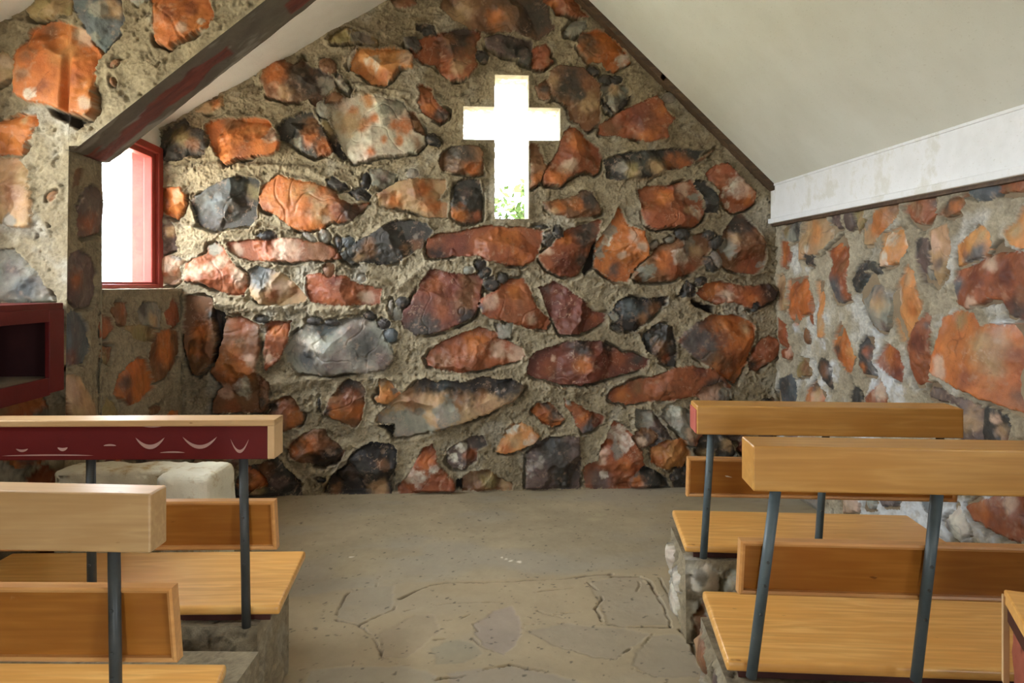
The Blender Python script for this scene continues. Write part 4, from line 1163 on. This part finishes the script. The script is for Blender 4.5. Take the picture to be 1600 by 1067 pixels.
# ------------------------------------------------------------------ pews
def pew(label, near, rot, length, seat, skew, panel, rail, posts, blk, mats, seed, marks=None, style=None):
    """near: (x, y) of the seat's reference end on the aisle, viewer's side; local x along the pew, y away from the viewer.
       side = +1 the pew runs to +x from there, -1 to -x"""
    side = 1 if length > 0 else -1
    Ln = abs(length)
    root = empty('pew', (near[0], near[1], 0), rot)
    setp(root, label, 'pew', 'pews on stone plinths')
    X = lambda a: side * a
    m_seat, m_rail, m_panel, m_mould, m_pipe = mats
    # seat board with nosed edges
    bm = bmesh.new()
    d, zt, th = seat
    x0, x1 = sorted((X(0), X(Ln)))
    v = add_box(bm, (x0, 0, zt - th), (x1, d, zt), .0)
    for k_ in v:
        if abs(k_.co.x - X(0)) < 1e-6 and k_.co.y > d * .5: k_.co.x += skew
    bmesh.ops.bevel(bm, geom=list(bm.edges), offset=th * .42, segments=4, affect='EDGES', profile=.6)
    o = bm_obj('seat', bm, m_seat, root, True)
    for p_ in o.data.polygons: p_.use_smooth = abs(p_.normal.z) < .98
    # dark batten under the seat
    bm = bmesh.new()
    a0, a1 = sorted((X(.04), X(Ln - .02)))
    for k_ in add_box(bm, (a0, .025, zt - th - .026), (a1, d - .03, zt - th + .001), .0):
        if k_.co.y > d * .5 and (k_.co.x - (a0 + a1) / 2) * side < 0: k_.co.x += skew + side * .03
    bm_obj('batten', bm, M_PLATE, root)
    # back panel with a mitred moulding, leaning with the posts
    (pa, pb, z0, z1, y0, y1) = panel
    a0, a1 = sorted((X(pa), X(pb)))
    def pl(x, z, off):            # point on the leaning panel
        t = (z - z0) / (z1 - z0)
        return (x, y0 + (y1 - y0) * t + off, z)
    bm = bmesh.new()
    add_prism(bm, [pl(a0 + .01, z0 + .01, 0), pl(a1 - .01, z0 + .01, 0), pl(a1 - .01, z1 - .01, 0), pl(a0 + .01, z1 - .01, 0)], (0, .018, 0))
    pn = bm_obj('back_panel', bm, m_panel, root)
    bm = bmesh.new()
    mw = .014
    prof = [(0, -.004), (0, -.012), (.006, -.016), (.013, -.013), (mw, -.004), (mw, .006), (0, .022)]
    cor = [(a0, z0, 1, 1), (a1, z0, -1, 1), (a1, z1, -1, -1), (a0, z1, 1, -1)]
    ring = []
    for (cx, cz, sx_, sz_) in cor:
        ring.append([bm.verts.new(pl(cx + sx_ * q[0], cz + sz_ * q[0], q[1])) for q in prof])
    for i in range(4):
        for j in range(len(prof)):
            j2 = (j + 1) % len(prof)
            bm.faces.new([ring[i][j], ring[(i + 1) % 4][j], ring[(i + 1) % 4][j2], ring[i][j2]])
    mo = bm_obj('moulding', bm, m_mould, pn)
    # top rail
    (ra, rb, rz0, rz1, ry0, ry1, sl_) = rail
    a0, a1 = sorted((X(ra), X(rb)))
    if marks is None:
        bm = bmesh.new()
        vv = add_box(bm, (a0, ry0, rz0), (a1, ry1, rz1), .005, 3)
        for k_ in bm.verts: k_.co.z += sl_ * (k_.co.x - X(ra))
        rl = bm_obj('top_rail', bm, m_rail, root)
    else:
        bm = bmesh.new()
        add_box(bm, (a0, ry0, rz1 - .021), (a1, ry1, rz1), .003)                       # capping board
        rl = bm_obj('top_rail', bm, m_rail, root)
        bm = bmesh.new()
        add_box(bm, (a1 - .024, ry0 + .001, rz0 + .002), (a1 - .001, ry1 - .001, rz1 - .019), .002)
        bm_obj('end_cap', bm, M_CREAM, rl)
        bm = bmesh.new()
        add_box(bm, (a0, ry0 + .007, rz0), (a1 - .023, ry1 - .004, rz1 - .020), .002)
        fc = bm_obj('painted_board', bm, M_MAROON, root)
        setp(fc, 'maroon painted board with chipped crescents')
        for (x_, z_, w_, h_, th_) in marks:          # crescents where the paint has gone
            bm = bmesh.new(); n_ = 14; yy = ry0 + .0062
            up, dn = [], []
            for k_ in range(n_ + 1):
                t = k_ / n_ * 2 - 1
                zz = z_ + h_ * t * t
                tt = th_ * (1 - t * t) ** .6 * .5
                up.append(bm.verts.new((x_ + t * w_ / 2, yy, zz + tt))); dn.append(bm.verts.new((x_ + t * w_ / 2, yy, zz - tt)))
            for k_ in range(n_):
                if 0 < k_ < n_ - 1: bm.faces.new([dn[k_], dn[k_ + 1], up[k_ + 1], up[k_]])
                elif k_ == 0: bm.faces.new([dn[0], dn[1], up[1]])
                else: bm.faces.new([dn[k_], dn[k_ + 1], up[k_]])
            bm_obj('paint_chip', bm, M_CHIP, fc)
    # posts
    for (xt, yt, zt_, xb, yb_, zb_) in posts:
        bm = bmesh.new()
        add_tube(bm, (X(xb), yb_, zb_), (X(xt), yt, zt_), .0150, 24)
        po = bm_obj('post', bm, m_pipe, root)
        for zz in (z0 + .045, z1 - .05, (z0 + z1) / 2 - .12):
            bm = bmesh.new()
            t = (zz - zb_) / (zt_ - zb_)
            c_ = Vector((X(xb) + (X(xt) - X(xb)) * t, yb_ + (yt - yb_) * t, zz))
            add_tube(bm, c_ + Vector((0, -.012, 0)), c_ + Vector((0, -.0185, 0)), .0052, 10, .004)
            bm_obj('screw', bm, M_PIPEL, po)
    (bx0, bx1, by0, by1, bh, bat) = blk
    a0, a1 = sorted((X(bx0), X(bx1)))
    block('stone_plinth', a1 - a0, by1 - by0, bh, seed, root, (a0, by0, 0), batter=bat, **(style or dict(size=.26)))
    return root

def local(pt, near, rot):
    dx, dy = pt[0] - near[0], pt[1] - near[1]
    return (dx * math.cos(rot) + dy * math.sin(rot), -dx * math.sin(rot) + dy * math.cos(rot))
def solve(px, py, y_loc, near, rot):
    """the point on the pixel's ray whose local depth is y_loc -> (local x, z)"""
    r = ray(px, py)
    # (t*r0-nx)*(-sin) + (t*r1-ny)*cos = y_loc
    den = -r[0] * math.sin(rot) + r[1] * math.cos(rot)
    t = (y_loc - near[0] * math.sin(rot) + near[1] * math.cos(rot)) / den
    l = local((r[0] * t, r[1] * t), near, rot)
    return l[0], EYE + r[2] * t
ZS = .40
MR = (M_SEAT, M_RAIL, M_PANEL, M_MOULD, M_PIPE)
ML = (M_SEAT, M_RAILL, M_PANEL, M_MOULD, M_PIPEL)

def make(label, corner, far, alpha, length, pan, rl, rldep, rly, ps, blkp, mats, seed, ysh=(-.03, -.09), marks=None, slope=0, bat=0, zbot=.36, style=None):
    rot = -(PSI + alpha)
    near = onZ(*corner, ZS)[:2]
    fr = local(onZ(*far, ZS)[:2], near, rot)
    sd = 1 if length > 0 else -1
    yb_, yt_ = ysh                       # depth of the posts at their foot and at the rail
    def ydep(z): return yb_ + (yt_ - yb_) * (z - .35) / .7
    # panel
    yp = ydep(.70) + .025
    xa, za = solve(*pan[0], yp, near, rot); xa2, zb2 = solve(*pan[1], yp, near, rot)
    xe = length - sd * (.0) if pan[2] is None else solve(*pan[2], yp, near, rot)[0]
    # rail
    xr, zr1 = solve(*rl[0], rly, near, rot); _, zr0 = solve(*rl[1], rly, near, rot)
    xre = length if rl[2] is None else solve(*rl[2], rly, near, rot)[0]
    posts = []
    for (tx, ty, bx, by) in ps:
        lx, lz = solve(tx, ty, yt_, near, rot); mx_, mz_ = solve(bx, by, yb_ - .01, near, rot)
        posts.append((sd * lx, yt_ if abs(lz - zr0) < .2 else yt_, zr0 + .02, sd * mx_, yb_ - .01, mz_ - .01))
    return pew(label, near, rot, length, (fr[1], ZS, .034), fr[0],
               (sd * xa, sd * xe, zb2, za, yp + .015, yp - .015), (sd * xr, sd * xre, zr0, zr1, rly, rly + rldep, slope), posts, blkp, mats, seed, marks, style)

make('far right pew, its whole length seen, its foot near the altar wall', (1070, 851), (1050, 796), .075, 1.13,
     ((1073, 713), (1069, 776), (1496, 750)), ((1089, 634), (1089, 679), (1506, 640)), .15, -.14,
     [(1112, 680, 1099, 868), (1291, 680, 1277, 868), (1470, 680, 1450, 868)],
     (.0, 1.16, -.01, .42, ZS - .06, .03), MR, 101, ysh=(-.045, -.075), style=dict(size=.19, white=1.3, keys='wgwgwu', relief=1.1, fixed=[
         ('w', [(.015, .20), (.03, .30), (.09, .325), (.14, .30), (.135, .22), (.08, .17)], [((.06, .28), .03, 'g')]),
         ('g', [(.15, .20), (.16, .30), (.22, .32), (.28, .30), (.27, .20), (.2, .18)], [((.2, .26), .04, 'w')]),
         ('b', [(.045, .02), (.03, .10), (.07, .165), (.15, .155), (.21, .12), (.22, .02), (.12, .005)], [((.10, .12), .04, 'w'), ((.14, .05), .06, 'u')])]))
far_right = [o_ for o_ in COL.objects if o_.name == 'pew'][0]
def child(root, nm): return [c_ for c_ in root.children if c_.name.split('.')[0] == nm][0]
rr_ = child(far_right, 'top_rail'); pp_ = child(far_right, 'back_panel')
xs_ = [v.co.x for v in rr_.data.vertices]; ys_ = [v.co.y for v in rr_.data.vertices]; zs_ = [v.co.z for v in rr_.data.vertices]
bm = bmesh.new(); add_box(bm, (min(xs_) - .004, min(ys_) + .006, min(zs_) + .004), (min(xs_) + .002, max(ys_) - .004, max(zs_) - .018), .001)
setp(bm_obj('end_cap', bm, mat_paint('faded red end', (160, 76, 62), (176, 96, 80), .7), rr_), 'faded red end')
bm = bmesh.new(); zc_ = sum(v.co.z for v in pp_.data.vertices) / len(pp_.data.vertices) + .012; yc_ = min(v.co.y for v in pp_.data.vertices)
pts_ = [(.150, .010), (.158, .012), (.168, -.004), (.190, -.012), (.166, -.010), (.153, .000)]
ya_ = [v.co.y for v in pp_.data.vertices if v.co.z > zc_]; yb2 = [v.co.y for v in pp_.data.vertices if v.co.z < zc_]
ym_ = (min(ya_) + min(yb2)) / 2 - .002
add_prism(bm, [(x_, ym_ - (z_) * .15, zc_ + z_) for x_, z_ in pts_], (0, .006, 0))
bm_obj('paint_chip', bm, mat_paint('white paint scrape', (226, 222, 214), (216, 212, 200), .7), pp_)
make('near right pew running out of the picture, two blue grey posts in view', (1135, 1032), (1097, 922), .075, 1.22,
     ((1154, 840), (1147, 929), None), ((1177, 697), (1177, 768), None), .135, -.17,
     [(1214, 768, 1174, 1052), (1467, 770, 1431, 1057), (1722, 770, 1690, 1058)],
     (-.0, 1.25, -.09, .42, ZS - .06, .02), MR, 131, ysh=(-.055, -.12), style=dict(size=.16, white=.4, keys='gubyt', relief=.9))
mk = [(-.0, 0, 0, 0, 0)]
def crescents(items, rly, near, rot):
    out = []
    for (x0, x1, yb, hh, th) in items:
        a, z = solve(x0, yb, rly, near, rot); b, _ = solve(x1, yb, rly, near, rot)
        k_ = (b - a) / (x1 - x0)
        out.append(((a + b) / 2, z, b - a, hh * k_, th * k_))
    return out
nearA = onZ(437, 946, ZS)[:2]; rotA = -(PSI - .02)
MK = crescents([(210, 256, 699, 15, 7), (284, 338, 699, 16, 6), (359, 388, 706, 20, 5), (23, 42, 705, 3, 4), (88, 104, 703, 3, 5), (160, 180, 696, -1, 3),
                (248, 288, 707, -1, 2.4), (0, 145, 712, -1, 2.2), (216, 258, 667, 2, 3)], -.09 + .0, nearA, rotA)
make('far left pew with a maroon board chipped in crescents', (437, 946), (478, 860), -.02, -1.25,
     ((432, 779), (432, 859), None), ((429, 656), (429, 718), None), .10, -.09,
     [(380, 718, 385, 975), (142, 718, 144, 975), (-96, 718, -97, 975)],
     (.07, 1.2, -.02, .36, ZS - .06, .0), ML, 161, ysh=(-.02, -.045), marks=MK, style=dict(bare=True, white=.3))
make('near left pew with a plain pale top rail, cut off by the frame', (322, 1114), (355, 1036), .012, -1.25,
     ((276, 912), (275, 1036), None), ((235, 772), (235, 865), None), .085, -.085,
     [(178, 865, 182, 1155), (-175, 865, -180, 1155)],
     (.02, 1.2, -.02, .44, ZS - .06, .0), ML, 191, ysh=(-.03, -.05), slope=-.018, style=dict(bare=True, white=.3))

# ------------------------------------------------------------------ red shelving unit
ZC1 = EYE - .085; ZC0 = EYE - .442
cb = empty('shelf_cabinet', (XL - .2, 3.3, ZC0 - .04)); setp(cb, 'red open fronted shelf cabinet against the stone pier', 'cabinet')
cy0, cy1, cx0, cx1 = 2.55, YA - .03, XN + .01, XL + .0
def cbx(bm, lo, hi, b=.002):
    L_ = cb.location; add_box(bm, tuple(a - c for a, c in zip(lo, L_)), tuple(a - c for a, c in zip(hi, L_)), b)
bm = bmesh.new()
cbx(bm, (cx0, cy0, ZC1 - .03), (cx1 + .0, cy1, ZC1))
bm_obj('top_board', bm, M_CABIN, cb)
bm = bmesh.new()
cbx(bm, (cx0, cy0, ZC0 - .03), (cx1 - .012, cy1, ZC0 + .0)); bm_obj('shelf', bm, M_SHELF, cb)
bm = bmesh.new()
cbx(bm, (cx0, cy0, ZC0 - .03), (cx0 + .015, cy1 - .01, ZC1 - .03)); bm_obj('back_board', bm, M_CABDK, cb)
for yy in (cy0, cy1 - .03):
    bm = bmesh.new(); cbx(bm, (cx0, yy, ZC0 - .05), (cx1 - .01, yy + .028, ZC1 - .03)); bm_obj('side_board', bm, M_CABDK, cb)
for yy in (cy0 + .0, cy1 - .13):
    bm = bmesh.new(); cbx(bm, (cx1 - .018, yy, ZC0 - .07), (cx1 + .004, yy + .13, ZC1 - .03)); bm_obj('stile', bm, M_CABIN, cb)
bm = bmesh.new(); cbx(bm, (cx1 - .018, cy0 + .12, ZC1 - .088), (cx1 + .002, cy1 - .12, ZC1 - .028)); bm_obj('header', bm, M_CABIN, cb)
bm = bmesh.new(); cbx(bm, (cx1 - .018, cy0 + .12, ZC0 - .08), (cx1 + .002, cy1 - .12, ZC0 + .003)); bm_obj('rail', bm, M_CABIN, cb)
bm = bmesh.new(); cbx(bm, (cx0, cy0 + .03, 0.01), (cx0 + .05, cy0 + .09, ZC0 - .03)); bm_obj('leg', bm, M_CABIN, cb)
bm = bmesh.new(); cbx(bm, (cx0, cy1 - .09, 0.01), (cx0 + .05, cy1 - .04, ZC0 - .03)); bm_obj('leg', bm, M_CABIN, cb)

# ------------------------------------------------------------------ whitewashed low block behind the far left pew
def lump(name, L, D, Hh, seed, parent, loc, mat, rz=0, rnd=.018, amp=.010):
    bm = bmesh.new()
    add_box(bm, (0, 0, 0), (L, D, Hh), rnd, 4)
    bmesh.ops.triangulate(bm, faces=bm.faces)
    for _ in range(5):
        es = [e for e in bm.edges if e.calc_length() > .022]
        if not es: break
        bmesh.ops.subdivide_edges(bm, edges=es, cuts=1)
        bmesh.ops.triangulate(bm, faces=[f for f in bm.faces if len(f.verts) > 3])
    bm.normal_update()
    co = np.array([v.co for v in bm.verts]); 
    n_ = fbm(co[:, 0] * 9 + co[:, 2] * 5, co[:, 1] * 9 + co[:, 2] * 8, seed, 4) * amp + fbm(co[:, 0] * 30 + co[:, 2] * 22, co[:, 1] * 30 - co[:, 2] * 27, seed + 5, 3) * amp * .35
    for v, k_ in zip(bm.verts, n_): v.co += v.normal * float(k_) * (0 if v.co.z < .001 else 1)
    o = bm_obj(name, bm, mat, parent, True); o.location = loc; o.rotation_euler = (0, 0, rz)
    return o
hb = .646
p0 = onZ(82, 737, hb); p1 = onZ(262, 737, hb)
rz_ = math.atan2(p1[1] - p0[1], p1[0] - p0[0])
wb_ = empty('stone_block', (p0[0], p0[1], 0), -PSI); setp(wb_, 'low whitewashed stone block behind the maroon board of the far left pew', 'block')
Lb = math.hypot(p1[0] - p0[0], p1[1] - p0[1])
lump('low_wall', Lb + .02, .20, hb, 301, wb_, (0, 0, 0), M_WHITEBLK)
lump('end_lump', .245, .29, hb + .004, 305, wb_, (Lb - .01, -.09, 0), M_WHITEBLK, 0, .03, .016)

# ------------------------------------------------------------------ pedestal at the right edge
tP = 1.62
cP = att(1568, 920, tP)
ang = math.atan((1292 - 800) / F) + PSI        # its side runs to a point well right of the altar wall
dA = Vector((math.sin(ang), math.cos(ang), 0))
pe = empty('stone_pedestal', (cP[0] - dA.x * .5, cP[1] - dA.y * .5, 0), -ang)
setp(pe, 'red stone pedestal with a pale wooden top, cut off by the right edge', 'pedestal')
bm = bmesh.new()
add_box(bm, (0, 0, cP[2] - .03), (.42, .5, cP[2]), .004, 2)
bm_obj('wooden_top', bm, M_SEAT, pe)
bm = bmesh.new(); add_box(bm, (.004, .004, cP[2] - .065), (.40, .494, cP[2] - .029), .002); bm_obj('batten', bm, M_PLATE, pe)
bm = bmesh.new(); add_box(bm, (-.004, .482, cP[2] - .20), (.008, .499, cP[2] - .01), .001); bm_obj('edge_strip', bm, M_CREAM, pe)
lump('stone_body', .39, .475, cP[2] - .066, 311, pe, (.012, .01, 0), mat_paint('red sandstone', (136, 70, 50), (156, 86, 64), .8, ((120, 60, 48), .62)), 0, .012, .006)

# ------------------------------------------------------------------ outside
bm = bmesh.new()
for s in ((-30, YB + .3, 30, 40), (-30, -30, XN - .25, YB + .3), (XR + .25, -30, 30, YB + .3), (XN - .25, -30, XR + .25, YE - .2)):
    vv = [bm.verts.new((x, y, -.03)) for x, y in ((s[0], s[1]), (s[2], s[1]), (s[2], s[3]), (s[0], s[3]))]; bm.faces.new(vv)
o = bm_obj('ground', bm, M_EARTH); setp(o, 'pale ground outside', kind='structure')
sh = empty('shrub', (onY(820, 330, 8.5)[0], 8.5, -.03)); setp(sh, 'leafy green shrub outside, seen through the foot of the cross', 'shrub')
rng = random.Random(77)
bm = bmesh.new(); twb = bmesh.new()
tips = []
for k_ in range(26):
    a = rng.uniform(0, 6.28); r_ = rng.uniform(.05, .5); h_ = rng.uniform(2.1, 2.9 - r_ * .7)
    q = Vector((r_ * math.cos(a) + .05, r_ * math.sin(a) * .7, h_))
    m_ = Vector((q.x * .4, q.y * .4, h_ * .6))
    add_tube(twb, (q.x * .05, q.y * .05, 0), m_, .012, 6, .008); add_tube(twb, m_, q, .008, 6, .002)
    tips.append((m_, q))
for m_, q in tips:
    for j in range(38):
        t = rng.uniform(.2, 1.05)
        c = m_.lerp(q, t) + Vector((rng.gauss(0, .07), rng.gauss(0, .07), rng.gauss(0, .06)))
        d1 = Vector((rng.gauss(0, 1), rng.gauss(0, 1), rng.gauss(0, .7))).normalized(); d2 = d1.orthogonal().normalized()
        s = rng.uniform(.05, .085)
        vv = [bm.verts.new(c + d1 * s * a_ + d2 * s * b_) for a_, b_ in ((-1, 0), (0, .5), (1, 0), (0, -.5))]
        bm.faces.new(vv)
bm_obj('foliage', bm, M_LEAF, sh); bm_obj('stems', twb, M_TWIG, sh)

# daylight openings
R90 = math.radians(90)
portal(((CX[0] + CX[3]) / 2, YB + .31, (CZ[0] + CZ[3]) / 2), (R90 * -1, 0, 0), CX[3] - CX[0], CZ[3] - CZ[0])
portal((XW - .17, (YA2 + YB) / 2, (ZSILL + ZW1) / 2), (0, -R90, 0), ZW1 - ZSILL, YB - YA2)
for h in HL: portal((XN - .21, (h[0] + h[1]) / 2, (h[2] + h[3]) / 2), (0, -R90, 0), h[3] - h[2], h[1] - h[0])
for h in HR: portal((XR + .21, (h[0] + h[1]) / 2, (h[2] + h[3]) / 2), (0, R90, 0), h[3] - h[2], h[1] - h[0])
portal((-.55, YE - .16, .98), (R90, 0, 0), .5, 1.95)
